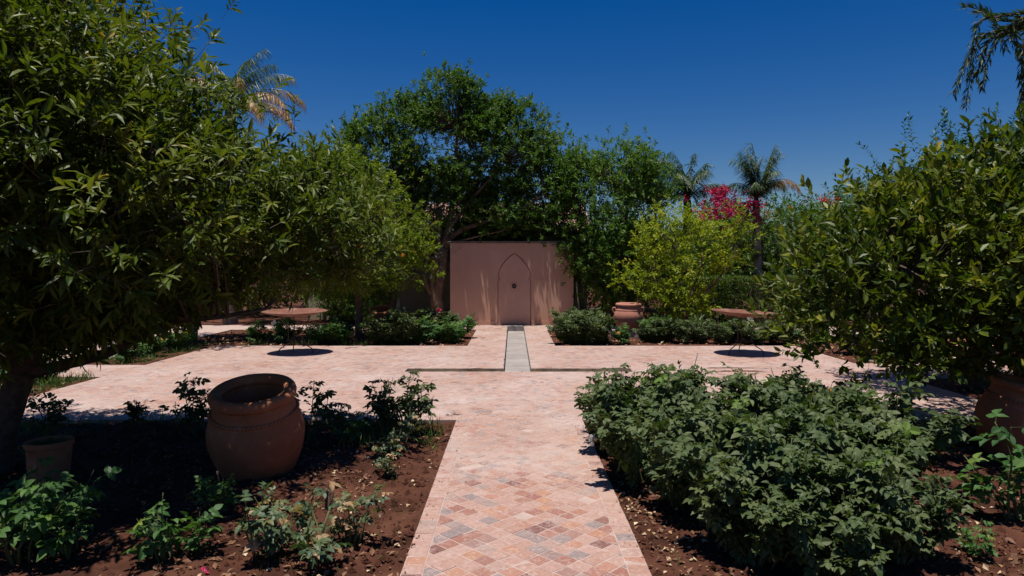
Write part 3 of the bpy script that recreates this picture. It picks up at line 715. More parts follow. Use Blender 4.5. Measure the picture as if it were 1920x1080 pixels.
# forked big tree left of the fountain
b = (-2.15, 19.15, -.05)
tree('shade_tree', 'tall dark shade tree with forked trunk overhanging the fountain wall', 'tree', b,
     [([(0, 0, 0), (.03, 0, .5), (.0, 0, .9), (.12, 0, 1.5), (.2, 0, 2.2)], .21, .14), ([(-.03, 0, .8), (-.25, -.02, 1.15), (-.32, 0, 1.6), (-.2, 0, 2.2), (-.4, 0, 3.2), (-1.2, 0, 4.1)], .09, .04),
      ([(-.05, -.05, .85), (-.1, -.1, 1.5), (.05, -.1, 2.1), (.1, 0, 3.3)], .09, .06), ([(.2, 0, 2.2), (.6, 0, 2.65), (1.4, 0, 2.95), (2.4, 0, 3.3), (3.0, 0, 3.7)], .10, .03), ([(.2, 0, 2.2), (.4, .1, 3.2), (.5, .1, 4.4), (.6, .1, 5.6)], .11, .03),
      ([(.3, 0, 2.7), (1.0, .1, 3.6), (1.9, .1, 4.6)], .07, .02), ([(-.3, 0, 3.0), (-1.4, 0, 3.6), (-2.3, 0, 4.3)], .06, .02), ([(.3, 0, 2.3), (1.1, -.2, 2.5), (2.0, -.3, 2.7)], .035, .012)],
     [(.15, .9, 5.1, 1.8, 1.5, 1.7), (-1.7, .6, 4.7, 1.45, 1.3, 1.25), (-2.75, .4, 4.4, .85, .9, .95), (1.9, 1.0, 5.05, 1.55, 1.4, 1.4), (3.0, .8, 4.75, .95, 1.0, .85), (3.0, .8, 3.95, 1.05, 1.15, 1.1), (.15, .6, 6.5, .95, .9, .7),
      (.2, .8, 3.4, 1.5, 1.2, .8), (2.0, .75, 3.05, 1.4, 1.05, .42), (1.5, .7, 6.0, .8, .8, .6), (-1.0, .6, 5.7, .9, .9, .75)],
     510, 21, 9, .122, FAR, M['dark'], M['bark_warm'], 31, .2, .13, zmin=2.5, up=.7, inner=.25)
# olive-like grey tree behind
b = (-3.6, 19.8, -.05)
tree('olive_tree', 'grey green olive tree showing between the orange tree and the shade tree', 'tree', b,
     [([(0, 0, 0), (.1, 0, .8), (0, 0, 1.6)], .13, .1), ([(0, 0, 1.6), (.5, 0, 2.4), (.8, 0, 3.6)], .07, .02), ([(0, 0, 1.6), (-.5, 0, 2.6), (-.7, 0, 3.8)], .07, .02)],
     [(.2, 0, 3.0, 1.6, 1.4, 1.4), (-.6, 0, 3.5, 1.3, 1.2, 1.2), (1.0, 0, 2.6, 1.2, 1.2, 1.1)],
     130, 15, 9, .11, NARROW, M['olive'], M['bark'], 32, .24, .2, zmin=1.0)
# broad tree right of the fountain
b = (2.95, 19.3, -.05)
tree('broad_tree', 'broad mid green tree with leaning trunk right of the fountain wall', 'tree', b,
     [([(.3, 0, 0), (.05, -.1, .5), (-.5, -.2, 1.05), (-.85, -.1, 1.8), (-.9, 0, 2.8)], .13, .05), ([(.3, 0, 0), (.35, 0, 1), (.2, 0, 2.2), (.3, 0, 3.8)], .13, .04), ([(.35, 0, 1), (.9, 0, 2), (1.1, 0, 3.2)], .07, .02)],
     [(-.3, 0, 3.1, 1.5, 1.3, 1.6), (.4, 0, 3.0, .95, 1.3, 1.5), (.0, -.2, 4.3, 1.0, 1.1, .8), (.0, -.4, 1.7, 1.2, 1.1, 1.0), (-1.0, 0, 4.1, .9, .9, .8), (.7, -.1, 3.4, .6, .8, .8), (-.7, -.1, 2.3, .9, .9, .9)],
     270, 17, 9, .12, FAR, M['mid'], M['bark_warm'], 33, .22, .15, zmin=.75, up=.7)
# lime tree
b = (4.25, 16.7, -.05)
tree('lime_tree', 'small bright yellow green lime tree between the pink jar and the hedge', 'tree', b,
     [([(0, 0, 0), (-.03, 0, .3), (-.05, 0, .6)], .10, .07), ([(-.05, 0, .5), (-.5, -.1, 1.0), (-.9, -.1, 1.6)], .045, .015), ([(-.05, 0, .5), (.2, 0, 1.2), (.4, 0, 2.0)], .045, .015), ([(-.05, 0, .6), (-.2, .1, 1.4), (-.3, .1, 2.3)], .045, .015), ([(0, 0, .6), (.7, 0, 1.3), (1.2, 0, 2.0)], .04, .012)],
     [(-.25, 0, 1.65, .9, 1.0, 1.0), (.5, 0, 2.15, .75, .75, .55), (-.9, -.1, 1.55, .62, .7, .42), (-.3, 0, 2.5, .72, .8, .5), (1.15, 0, 2.5, .36, .45, .42), (-.3, -.2, 1.0, .6, .7, .5)],
     105, 11, 8, .11, FAR, M['lime'], M['bark_warm'], 41, .17, .15, zmin=.55, inner=.15, leader=1.6)
# feathery glossy tree behind the right orange tree
b = (7.3, 11.9, -.05)
b = (6.35, 9.45, -.05)
tree('feathery_tree', 'dark glossy tree with upright feathery shoots behind the yellowing orange tree', 'tree', b,
     [([(0, 0, 0), (.1, 0, .9), (.0, 0, 1.7)], .12, .09), ([(0, 0, 1.7), (-.5, 0, 2.4), (-.8, 0, 3.0)], .06, .02), ([(0, 0, 1.7), (.5, 0, 2.5), (.8, 0, 3.2)], .06, .02)],
     [(-.3, 0, 2.25, 1.15, 1.0, .75), (.5, 0, 2.45, 1.0, 1.0, .8), (-.95, 0, 1.95, .7, .9, .65), (.25, .2, 1.7, 1.1, 1, .7)],
     190, 12, 20, .078, FAR, M['glossy'], M['bark'], 51, .22, .36, zmin=.9, up=.3, spread=(1.2, .8), upw=1.15, outw=.35, leader=1.35)

# bottlebrush tree: trunk stands right of the view, weeping branches reach in
bb = thing('bottlebrush_tree', 'weeping bottlebrush tree whose hanging branches reach over the right orange tree', 'tree', (7.05, 7.4, -.05))
mt = MB()
for pts, r0, r1 in (([(0, 0, 0), (.05, 0, 1.4), (-.1, 0, 2.8), (-.25, 0, 4.0)], .14, .07), ([(-.25, 0, 4.0), (-.7, -.1, 4.5), (-1.2, -.2, 4.45)], .05, .016), ([(-.1, 0, 2.8), (.5, .2, 3.8), (.8, .3, 4.6)], .06, .02), ([(-.2, 0, 3.6), (-.55, -.5, 4.2), (-.8, -.8, 4.4)], .04, .014)):
    P = smooth_path(pts, 5); tube(mt, P, np.linspace(r0, r1, len(P)), 8, wob=.05, seed=3)
mt.build('trunk', M['bark'], bb, True)
rg = np.random.default_rng(61); ml, mbr = MB(), MB()
def weep(p0, pts):
    P = smooth_path([p0] + pts, 8); tube(mbr, P, np.linspace(.012, .003, len(P)), 4)
    seg = np.linalg.norm(np.diff(P, axis=0), axis=1); s = np.concatenate([[0], np.cumsum(seg)])
    q = np.arange(.12, s[-1], .008); pos = np.stack([np.interp(q, s, P[:, k]) for k in range(3)], -1)
    tan = nrm(np.stack([np.interp(q, s, np.gradient(P[:, k])) for k in range(3)], -1)); n = len(q)
    R = nrm(np.cross(tan, rg.normal(size=(n, 3))))
    scatter(ml, NARROW, pos, tan * .75 + R * .65, R + rg.normal(size=(n, 3)) * .3, .10 * (.7 + .5 * rg.random(n)), rg.random(n))
def bpt(px, py, Y): x, y, z = AT(px, py, Y); return (x - 7.05, y - 7.4, z + .05)
hub = [(-1.2, -.2, 4.45), (-.8, -.8, 4.4)]
for tipl, Y in ((((1890, 60), (1850, 25), (1806, 10)), 7.1), (((1880, 30), (1838, 40), (1820, 95), (1787, 178)), 7.0), (((1875, 55), (1835, 75), (1822, 130), (1811, 198)), 7.2), (((1880, 60), (1848, 85), (1838, 120), (1830, 150)), 7.0), (((1885, 60), (1865, 85), (1850, 120), (1841, 165)), 7.3),
                (((1895, 55), (1880, 70), (1885, 92)), 7.1), (((1905, 40), (1914, 100), (1916, 180), (1912, 265)), 7.0), (((1900, 60), (1907, 90), (1908, 110)), 7.2), (((1890, 40), (1850, 22), (1828, 28)), 7.3), (((1925, 60), (1922, 160), (1918, 240)), 6.8)):
    weep(hub[0], [bpt(a, c, Y) for a, c in tipl])
for k in range(60):
    a = rg.random() * 6.28; h0 = rg.uniform(3.6, 5.2); r = rg.uniform(.5, 1.3); c0 = np.array([.45, .2, 0])
    s0 = np.array([.35, .15, h0 - .2]); e1 = c0 + [r * math.cos(a), r * math.sin(a), h0 + .1]; e2 = e1 + [.3 * math.cos(a), .3 * math.sin(a), -rg.uniform(.5, 1.4)]
    if e2[0] < -.55: continue
    weep(tuple(s0), [tuple(e1), tuple((e1 + e2) / 2 + [.08 * math.cos(a), .08 * math.sin(a), .1]), tuple(e2)])
mbr.build('branches', M['twig'], bb); ml.build('crown', M['needle'], bb)

# palms ------------------------------------------------------------
def frond(mb, rg, L, az, el, curl, dry, n=46, ll=.42):
    t = np.linspace(0, 1, 14); ang = el - curl * t ** 1.4
    dr = np.cos(ang); dz = np.sin(ang); r = np.concatenate([[0], np.cumsum((dr[1:] + dr[:-1]) / 2)]) * L / 13; z = np.concatenate([[0], np.cumsum((dz[1:] + dz[:-1]) / 2)]) * L / 13
    P = np.stack([r * math.cos(az), r * math.sin(az), z], -1); tube(mb, P, np.linspace(.022, .004, 14), 5, .45 + dry * .4)
    q = np.linspace(.16, .99, n); pos = np.stack([np.interp(q, t, P[:, k]) for k in range(3)], -1)
    T = nrm(np.stack([np.interp(q, t, np.gradient(P[:, k])) for k in range(3)], -1)); side = nrm(np.cross(T, [0, 0, 1.]))
    for sg in (-1, 1):
        for rep in range(2):
            d = T * .75 + side * sg * rg.uniform(.45, .8, (n, 1)) + np.array([0, 0, -.75]) + rg.normal(size=(n, 3)) * .16
            scatter(mb, leaf_tpl([.25, .6], [.022, .02], .2, .35), pos + rg.normal(size=(n, 3)) * .01, d, np.array([0, 0, 1.]) + rg.normal(size=(n, 3)) * .3,
                    ll * (1 - .55 * np.abs(q - .45)) * rg.uniform(.8, 1.15, n), np.clip(dry * (.45 + q * .6) + rg.random(n) * .35, 0, 1))
def palm(label, base, ht, r, fr, seed, ll=.42, L=1.5):
    root = thing('palm_tree', label, 'palm tree', base); rg = np.random.default_rng(seed)
    zs = np.linspace(0, ht, 30); mt = MB()
    P = np.stack([.06 * np.sin(zs * .7 + seed), .05 * np.cos(zs * .6), zs], -1)
    tube(mt, P, r * (1 - .25 * zs / ht) * (1 + .08 * (np.arange(30) % 2)), 12, wob=.05, seed=seed); mt.build('trunk', M['palm_bark'], root)
    top = P[-1]
    mt = MB(); tube(mt, [tuple(top - [0, 0, .25]), tuple(top + [0, 0, .15]), tuple(top + [0, 0, .5])], [r * .8, r * .75, r * .25], 10, .4); mt.build('crown_shaft', M['palm'], root, True)
    for az, el, cu, dry, k in fr:
        mb = MB(); frond(mb, rg, L * k, math.radians(az), math.radians(el), math.radians(cu), dry, ll=ll); o = mb.build('frond', M['palm'], root); o.location = tuple(top + [0, 0, .2])
    return root
x, y, z = AT(1418, 405, 19.9)
palm('slim palm with shaggy green plume and one brown drooping frond, above the hedge', (x, y, -.05), z + .25, .125,
     [(180, 96, 26, .1, 1.1), (160, 90, 40, .05, 1.0), (205, 92, 44, .12, 1.05), (185, 86, 60, .25, .95), (140, 92, 50, .1, .9), (225, 90, 55, .1, .95), (0, 74, 6, .35, 1.1), (12, 70, 18, .3, 1.05), (-12, 78, 20, .45, 1.0), (-5, 72, 135, 1., 1.05), (20, 76, 120, .5, .9), (90, 90, 40, .1, .9), (270, 90, 60, .1, .9), (300, 84, 90, .3, .8), (180, 76, 120, .2, .75), (250, 76, 120, .2, .7)], 1, .40, 1.6)
x, y, z = AT(1292, 380, 21.3)
palm('short palm with fronds swept to one side beside the broad tree', (x, y, -.05), z - .1, .16,
     [(180, 86, 75, .3, 1.05), (170, 80, 80, .4, 1.1), (200, 82, 60, .15, 1.0), (160, 90, 40, .1, 1.0), (0, 90, 20, .15, .9), (10, 82, 50, .1, .85), (300, 78, 80, .1, .8), (240, 70, 95, .1, .9), (90, 75, 60, .1, .9), (185, 50, 110, .3, .9), (350, 58, 90, .3, .8)], 2, .50, 1.7)
x, y, z = AT(430, 195, 19.5)
palm('tall palm with browning fronds rising behind the huge orange tree', (x, y, -.05), z - .3, .2,
     [(0, 62, 85, .55, 1.05), (15, 48, 95, .8, 1.1), (-20, 35, 100, .95, 1.1), (-60, 50, 95, .7, 1.0), (40, 75, 60, .2, 1.0), (80, 80, 50, .1, 1.), (120, 70, 70, .2, 1.), (180, 60, 80, .3, 1.), (220, 50, 90, .5, 1.), (-90, 70, 90, .5, .9), (-10, 20, 85, 1., 1.05), (-40, 22, 90, .9, .95), (5, 84, 55, .1, 1.), (-120, 55, 90, .8, .9)], 3, .5, 2.1)

# background shrubs -------------------------------------------------------
def shrub_proto(name, label, lmat, seed, lobes, nclus, nsh, ll, group, loc, tpl=FAR, cat='shrub'):
    return tree(name, label, cat, loc, [([(0, 0, 0), (.05, 0, .7), (0, 0, 1.5)], .09, .05), ([(0, 0, .7), (.6, 0, 1.5), (1.0, 0, 2.2)], .05, .02), ([(0, 0, .7), (-.6, 0, 1.5), (-1, 0, 2.2)], .05, .02)],
                lobes, nclus, nsh, 8, ll, tpl, lmat, M['bark'], seed, .26, .18, group=group, zmin=.1)
LB1 = [(0, 0, 1.6, 1.9, 1.4, 1.6), (.9, 0, 2.6, 1.2, 1.2, 1.1), (-.9, 0, 2.4, 1.3, 1.2, 1.1), (0, -.4, .9, 1.9, 1.2, .9)]
s1 = shrub_proto('tall_shrub', 'tall dark shrub in the screen planting behind the clipped hedge', M['dark'], 71, LB1, 120, 14, .14, 'screen shrubs behind the garden', (9.6, 24.4, -.05))
s2 = shrub_proto('tall_shrub', 'tall mid green shrub in the screen planting at the garden end', M['mid'], 72, [(0, 0, 1.5, 1.8, 1.4, 1.5), (.5, 0, 2.7, 1.3, 1.2, 1.0), (-1, 0, 2.0, 1.2, 1.2, 1.1), (0, -.4, .9, 1.9, 1.2, .9)], 120, 14, .14, 'screen shrubs behind the garden', (6.4, 25.2, -.05))
s1.scale = (1.05, 1, 1.12)
for x, y, s, rz in ((11.9, 24.0, 1.15, 1.2), (14.2, 22.5, 1.1, 2.1), (17.0, 20.5, 1.15, .6), (-9.6, 23.5, 1.15, 2.6), (-12.8, 21.5, 1.15, 4), (-16.5, 19, 1.2, 5.1)):
    dup(s1, (x, y, -.05), rz, s, 'tall dark shrub in the screen planting at the garden end')
s1['label'] = 'tall dark shrub in the screen planting at the garden end'
for x, y, s, rz in ((8.0, 26.0, 1.05, 1.9), (3.4, 25.5, 1.15, .7), (-6.5, 27.5, 1.3, 3), (-11, 16.5, .8, 1.5), (-14.5, 15, 1.0, 4.4), (12.8, 26.5, 1.2, 5)):
    dup(s2, (x, y, -.05), rz, s)
sp = (-4.95, 19.9, -.05)
dup(s2, sp, 2.2, .72, 'mid green shrub filling the gap under the grey olive tree')
dup(s2, (1.75 + 3.6, 20.8, -.05), 1.1, .75, 'mid green shrub standing between the broad tree and the hedge')
# bougainvillea
rg = np.random.default_rng(81)
def bougain(label, loc, lobes, seed, pm, nfl, spots, k=22):
    root = shrub_proto('bougainvillea', label, M['dark'], seed, lobes, 80, 12, .13, None, loc)
    rg = np.random.default_rng(seed + 1); mb = MB()
    for (cx, cz, r, n) in spots:
        c = np.array([cx, -.9, cz]) + rg.normal(size=(n, 3)) * np.array([r, .35, r * .55])
        for p in c:
            q = p + rg.normal(size=(k, 3)) * .06
            scatter(mb, leaf_tpl([.5], [.36], .5, .1), q, rg.normal(size=(k, 3)), rg.normal(size=(k, 3)), .075, rg.random(k))
    mb.build('blossoms', pm, root); return root
x, y, z = AT(1352, 380, 20.7)
bv = bougain('bougainvillea covered in magenta blossom between the two slim palms', (x, y, -.05), [(0, 0, 1.6, 1.7, 1.2, 1.6), (-.2, 0, 2.9, 1.1, .9, .8), (.6, 0, 3.0, .9, .9, .7), (-.35, -.3, 3.55, .3, .5, .5)], 82, M['petal_mag'], 60,
        [(-.35, 4.15, .16, 20), (-.45, 3.9, .13, 12), (.1, 3.55, .4, 24), (-.5, 3.4, .25, 16), (.7, 3.75, .16, 10), (.5, 3.5, .2, 12), (-1.0, 3.3, .12, 6), (.55, 3.2, .2, 6), (.35, 4.1, .04, 2), (-.2, 3.6, .45, 16), (.3, 3.45, .45, 16)]); bv.scale = (.92, .92, .93)
x, y, z = AT(1515, 385, 22.5)
bougain('trumpet creeper with scattered red flowers above the right hedge', (x, y, -.05), [(0, 0, 1.6, 1.7, 1.2, 1.6), (-.3, 0, 2.8, 1.4, 1.0, 1.0), (.8, 0, 2.8, 1.2, 1.0, 1.0)], 84, M['petal_red'], 20,
        [(.2, 3.75, .1, 4), (-.05, 3.72, .08, 4), (.45, 3.75, .1, 4), (-.9, 3.5, .2, 2), (-1.6, 3.4, .2, 2), (.3, 3.95, .03, 1)], 7)

# clipped hedge -----------------------------------------------------------
hd = thing('clipped_hedge', 'low clipped green hedge running behind the right bowl', 'hedge', (7.2, 19.2, -.05))
rg = np.random.default_rng(91); n = 13000
x = rg.uniform(-2.4, 3.2, n); sd = rg.random(n); y = np.where(sd < .5, rg.uniform(-.45, .45, n), -.45 + rg.exponential(.05, n)); z = np.where(sd < .5, 1.38 - rg.exponential(.05, n), rg.uniform(.1, 1.38, n))
z = z + .05 * (vnoise(x, y, .35, 5) - .5); y = y + .08 * (vnoise(x, z, .4, 6) - .5)
P = np.stack([x, y, z], -1); mb = MB()
dn = np.where(sd[:, None] < .5, [[0, -.1, 1.]], [[0, -1., .5]]) + rg.normal(size=(n, 3)) * .55
scatter(mb, FAR, P, dn, rg.normal(size=(n, 3)) + [0, -.3, 1], .075 * (.7 + .6 * rg.random(n)), np.clip(.5 * rg.random(n) + .5 * vnoise(x, z, .3, 7), 0, 1)); mb.build('foliage', M['hedge'], hd)
mb = MB()
for k in range(60):
    x0 = rg.uniform(-2.3, 3.1); tube(mb, smooth_path([(x0, rg.uniform(-.2, .2), 0), (x0 + rg.normal() * .1, rg.uniform(-.2, .2), .6), (x0 + rg.normal() * .2, rg.uniform(-.3, .3), 1.25)], 3), np.linspace(.02, .006, 7), 4)
tag(mb.build('stems', M['twig'], hd), kind='stuff')

# ------------------------------------------------------------------ roses
def rose(seed, h, spread, canes, per, ll, tpls, lmat, bare=.25, stub=0, lat=(2, 5)):
    """returns meshes (canes, foliage) of one rose bush standing on z = 0"""
    rg = np.random.default_rng(seed); mc = MB(); ml = MB()
    for i in range(canes):
        az = i / canes * 6.28 + rg.normal() * .35; sp = spread * rg.uniform(.25, 1.0); hh = h * rg.uniform(.55, 1.1) * (1 - .22 * (sp / spread) ** 2)
        b0 = np.array([rg.normal() * .035, rg.normal() * .035, -.05]); d = np.array([math.cos(az), math.sin(az), 0])
        P = smooth_path([b0, b0 + d * sp * .4 + [0, 0, hh * .42], b0 + d * sp * .78 + [0, 0, hh * .78] + rg.normal(size=3) * .03, b0 + d * sp + [0, 0, hh + .05] + rg.normal(size=3) * .04], 5)
        tube(mc, P, np.linspace(.0085, .0028, len(P)), 5)
        ps, ds = [], []
        segs = [(P, bare, per)]
        for k in range(rg.integers(*lat)):
            j = rg.integers(len(P) // 3, len(P) - 2); a2 = az + rg.normal() * 1.1; l2 = rg.uniform(.14, .34) * h
            Q = smooth_path([P[j], P[j] + np.array([math.cos(a2) * .6, math.sin(a2) * .6, .35]) * l2 * .6, P[j] + np.array([math.cos(a2) * .75, math.sin(a2) * .75, .75]) * l2], 3)
            tube(mc, Q, np.linspace(.004, .002, len(Q)), 4); segs.append((Q, .1, max(3, per // 2)))
        for Q, b, n in segs:
            q = np.sort(rg.uniform(b, 1., n)) * (len(Q) - 1); i0 = np.minimum(q.astype(int), len(Q) - 2); f = (q - i0)[:, None]
            pos = Q[i0] * (1 - f) + Q[i0 + 1] * f; tan = nrm(Q[i0 + 1] - Q[i0]); ph = np.arange(n) * 2.4 + rg.random() * 6
            R = np.stack([np.cos(ph), np.sin(ph), np.zeros(n)], -1)
            dirs = R * .9 + tan * .3 + np.array([0, 0, -.3]) + rg.normal(size=(n, 3)) * .32
            N = np.array([0, 0, 1.]) + R * .35 + rg.normal(size=(n, 3)) * .42; vv = np.clip(rg.random() * .5 + rg.random(n) * .5 + np.where(q > .93 * len(Q), .2, 0), 0, 1)
            for k in range(len(tpls)):
                m = (np.arange(n) + seed) % len(tpls) == k
                if m.any(): scatter(ml, tpls[k], pos[m], dirs[m], N[m], ll * rg.uniform(.75, 1.2, m.sum()), vv[m])
    for k in range(stub):
        a = rg.random() * 6.28; l = rg.uniform(.1, .3); tube(mc, [(0.03 * math.cos(a), .03 * math.sin(a), -.04), (.08 * math.cos(a), .08 * math.sin(a), l * .6), (.1 * math.cos(a + .4), .1 * math.sin(a + .4), l)], [.011, .009, .008], 6)
    return mc.mesh('canes', True), ml.mesh('foliage'), lmat
def place_rose(kind, label, x, y, rz, s, group=None, flowers=None, z=None):
    o = thing('rose_bush', label, 'rose bush', (x, y, float(soil_z(np.array(x), np.array(y))) if z is None else z), rz, group); o.scale = (s, s, s)
    link('canes', kind[0], M['cane'], o); link('foliage', kind[1], kind[2], o)
    for fm, (fx, fy, fz), fs in (flowers or []):
        mb = MB(); rg = np.random.default_rng(int(abs(x * 100) + abs(fz * 1000)))
        n = 26; d = nrm(rg.normal(size=(n, 3)) + [0, 0, .5]); scatter(mb, leaf_tpl([.5, .85], [.42, .4], .4, -.2), np.zeros((n, 3)) + d * fs * .15, d, rg.normal(size=(n, 3)) + [0, 0, .8], fs * rg.uniform(.6, 1, n), rg.random(n))
        f = mb.build('flower', M[fm], o); f.location = (fx, fy, fz)
    return o
DENSE = [rose(100 + k, .83, .46, 13, 17, .136, ROSE, M['rose'], .22) for k in range(5)]
OPEN = [rose(120 + k, .64, .27, 5, 8, .14, ROSE, M['rose'], .35, 3, (1, 4)) for k in range(3)]
FRESH = [rose(140 + k, .55, .23, 5, 7, .15, ROSE, M['rose_fresh'], .4, 2, (1, 3)) for k in range(3)]
DRY = [rose(160 + k, .46, .22, 5, 6, .12, ROSE, M['rose_dry'], .45, 3, (1, 3)) for k in range(3)]
FARD = [rose(180 + k, .72, .48, 14, 15, .15, [ROSE_FAR], M['rose'], .15) for k in range(3)]
FARF = [rose(190 + k, .66, .40, 11, 13, .15, [ROSE_FAR], M['rose_fresh'], .15) for k in range(3)]
R = random.Random(4)
# thicket right of the path
LBL = 'dusty dark green rose bush in the dense thicket right of the tiled path'; GR = 'rose bushes of the thicket right of the path'
spots = [(1.14, 6.75), (1.75, 6.85), (2.4, 6.6), (3.0, 6.75), (1.08, 6.05), (1.65, 5.95), (2.3, 5.9), (2.85, 5.95), (3.35, 6.2), (1.1, 5.4), (1.72, 5.25), (2.4, 5.2), (2.9, 5.25), (1.25, 4.88), (1.85, 4.6), (2.42, 4.6), (2.08, 4.15), (1.5, 4.38), (1.5, 3.95), (1.88, 3.75), (2.25, 3.85)]
for i, (x, y) in enumerate(spots):
    fl = [('petal_white', (-.42, -.25, .42), .045)] if i == 9 else [('petal_yellow', (-.1, -.1, .80), .035)] if i == 7 else None
    place_rose(DENSE[i % 5], (LBL if x > 1.4 and 4.5 < y < 6.4 else 'dusty rose bush of the right thicket leaning over the path edge' if x <= 1.4 else 'dusty rose bush of the right thicket standing along the plaza edge' if y >= 6.4 else 'dusty rose bush in the front row of the right thicket, by bare soil') if not fl else ('dusty rose bush with two white blooms overhanging the path edge' if i == 9 else 'dusty rose bush with a pale yellow bloom inside the right thicket'), x - .07 + R.uniform(-.05, .05), y + R.uniform(-.06, .06), R.uniform(0, 6.28) if not fl else 0, R.uniform(.9, 1.08) * (.72 if y < 4 else .62 if x > 3.3 else .78 if x > 2.8 and y > 5.5 else .92 if y > 6.4 else .96 if y > 5 else .92), None if fl else GR, fl)
# right edge
place_rose(FRESH[0], 'fresh green rose bush at the foot of the dark right jar', 3.36, 4.5, .5, 1.2)
place_rose(FRESH[1], 'sparse fresh rose bush on bare soil right of the thicket', 2.72, 4.02, 2.5, .42)
place_rose(OPEN[0], 'open rose bush in the small bed beyond the dark right jar', 6.35, 8.95, 1.5, .95)
place_rose(DRY[0], 'half dry low rose bush in the small bed beyond the dark right jar', 6.6, 8.5, 3.2, .85)
place_rose(OPEN[1], 'small dark rose silhouetted at the plaza edge beside the dark right jar', 4.1, 7.2, .5, .6)
# left of the path
place_rose(OPEN[2], 'leggy rose bush at the corner of path and plaza', -1.08, 7.1, .4, 1.05)
place_rose(OPEN[0], 'second leggy rose bush near the corner of path and plaza', -1.3, 6.95, 2.9, 1.0)
place_rose(DRY[1], 'pale drying rose bush on the soil below the leggy corner rose', -1.02, 6.25, 1.0, .75)
place_rose(OPEN[1], 'shaded rose bush with round leaves just left of the big jar', -3.3, 7.05, 2.2, .92)
place_rose(OPEN[2], 'thin shaded rose behind the right side of the big jar', -2.05, 6.75, 1.2, .95)
place_rose(OPEN[0], 'small shaded rose at the plaza edge, second left of the big jar', -3.95, 7.1, 4.2, .6)
place_rose(OPEN[1], 'low shaded rose between the planter and the plaza edge', -4.75, 6.95, 3.3, .72)
place_rose(FRESH[1], 'low shaded leafy rose between the big jar and the corner rose', -1.55, 6.55, 2.4, .62)
place_rose(DRY[2], 'very low drying rose on the soil halfway along the path', -1.0, 5.5, .7, .5)
place_rose(OPEN[2], 'tiny shaded rose at the plaza edge between jar and corner rose', -1.75, 7.15, 5.2, .45)
LB2 = 'leafy fresh green rose bush in front of the planter'
place_rose(FRESH[2], LB2, -2.85, 3.95, .3, .95, 'leafy roses in front of the planter'); place_rose(FRESH[0], LB2, -2.6, 4.05, 2.6, .85, 'leafy roses in front of the planter')
place_rose(FRESH[1], LB2, -3.05, 4.25, 4.0, .95, 'leafy roses in front of the planter')
place_rose(FRESH[1], 'small upright fresh rose on bare soil before the big jar', -2.0, 3.98, 1.1, .8)
place_rose(FRESH[2], 'dim shaded rose on the soil close before the big jar', -1.98, 4.6, 5.0, .6)
LB3 = 'drying rose bush with brown leaves and bare canes beside the path'
for x, y, rz, s, k in ((-1.45, 3.95, .2, .9, 0), (-1.15, 3.98, 2.1, .9, 1), (-1.0, 4.15, 4.4, .75, 2)): place_rose(DRY[k], LB3, x, y, rz, s, 'drying roses beside the path')
# far beds
for i, (x, y, s, k, f, lb) in enumerate([
    (-2.75, 14.75, 1.0, FARD[0], None, None), (-2.35, 14.6, .95, FARD[1], None, None), (-2.5, 15.3, 1.0, FARD[2], None, None), (-1.95, 14.65, .8, FARF[0], None, 'low yellow green rose at the edge of the far left bed'),
    (-1.75, 15.5, .95, FARD[1], [('petal_pink', (-.05, -.3, .72), .06)], 'rose bush with one pink bloom in the far left bed'), (-1.35, 14.9, .9, FARF[1], None, 'fresh rose bush at the corner of the far left bed'), (-1.3, 15.7, .85, FARF[2], None, 'fresh rose bush closest to the fountain in the far left bed')]):
    place_rose(k, lb or 'dense blue green rose bush in the far left bed', x, y, i * 1.7, s, None if lb else 'dense roses of the far left bed', f)
for i, (x, s, k, lb) in enumerate([(-4.9, .8, 0, 'fresh rose bush behind the legs of the left bowl'), (-3.75, .95, 1, 'yellow green rose bush right of the left bowl'), (-4.2, .75, 2, 'thin rose bush under the left bowl rim'), (-5.5, .7, 0, 'small rose bush at the far left corner of the plaza')]):
    place_rose(FARF[k], lb, x, 14.7, i * 2.1, s, None, [('petal_white', (-.2, -.3, .55), .07)] if i == 0 else None)
LB4 = 'dense dark green rose bush left of the pale pink jar'
for i, (x, y) in enumerate([(1.25, 14.65), (1.58, 14.6), (1.86, 14.8), (1.3, 15.3), (1.7, 15.4), (1.35, 16.0), (1.72, 16.1)]):
    place_rose(FARD[i % 3], LB4, x, y, i * 1.3, .88 if y < 15.6 else .95, 'dense roses left of the pale pink jar')
place_rose(FARF[0], 'yellowing rose bush with an orange bloom before the pale pink jar', 2.35, 14.55, .3, .6, None, [('petal_yellow', (-.3, -.25, .45), .06)])
LB5 = 'low dusty rose bush in the far right bed along the plaza'
for i in range(9):
    place_rose(FARD[i % 3], LB5, 2.95 + i * .38 + R.uniform(-.06, .06), 14.6 + R.uniform(0, .5), i * 1.9, R.uniform(.60, .74), 'low roses of the far right bed')
place_rose(FARF[1], 'low rose bush with white blooms behind the right bowl', 5.0, 15.2, 1, .85, None, [('petal_white', (.1, -.3, .58), .09), ('petal_white', (-.2, -.3, .5), .06)])
place_rose(FARF[2], 'green rose bush with pale tips beside the pale pink jar', 3.25, 15.6, 2, .9)
place_rose(FARF[0], 'rose bush in the corner bed behind the yellowing orange tree', 6.3, 14.2, 2, .8)
place_rose(FARD[0], 'dusty rose bush in the corner bed behind the yellowing orange tree', 6.5, 13.0, 2, .7)
LB6 = 'small green rose bush with yellow flowers in the left side bed'
for i, (x, y) in enumerate([(-6.75, 12.0), (-6.8, 12.8), (-6.7, 13.6), (-6.9, 14.3)]):
    place_rose(FARF[i % 3], LB6, x, y, i, .68, 'small roses of the left side bed', [('petal_yellow', (.2, -.3, .45), .06), ('petal_yellow', (-.1, -.25, .5), .05)])
LB7 = 'small green rose bush in the grassy bed left of the plaza'
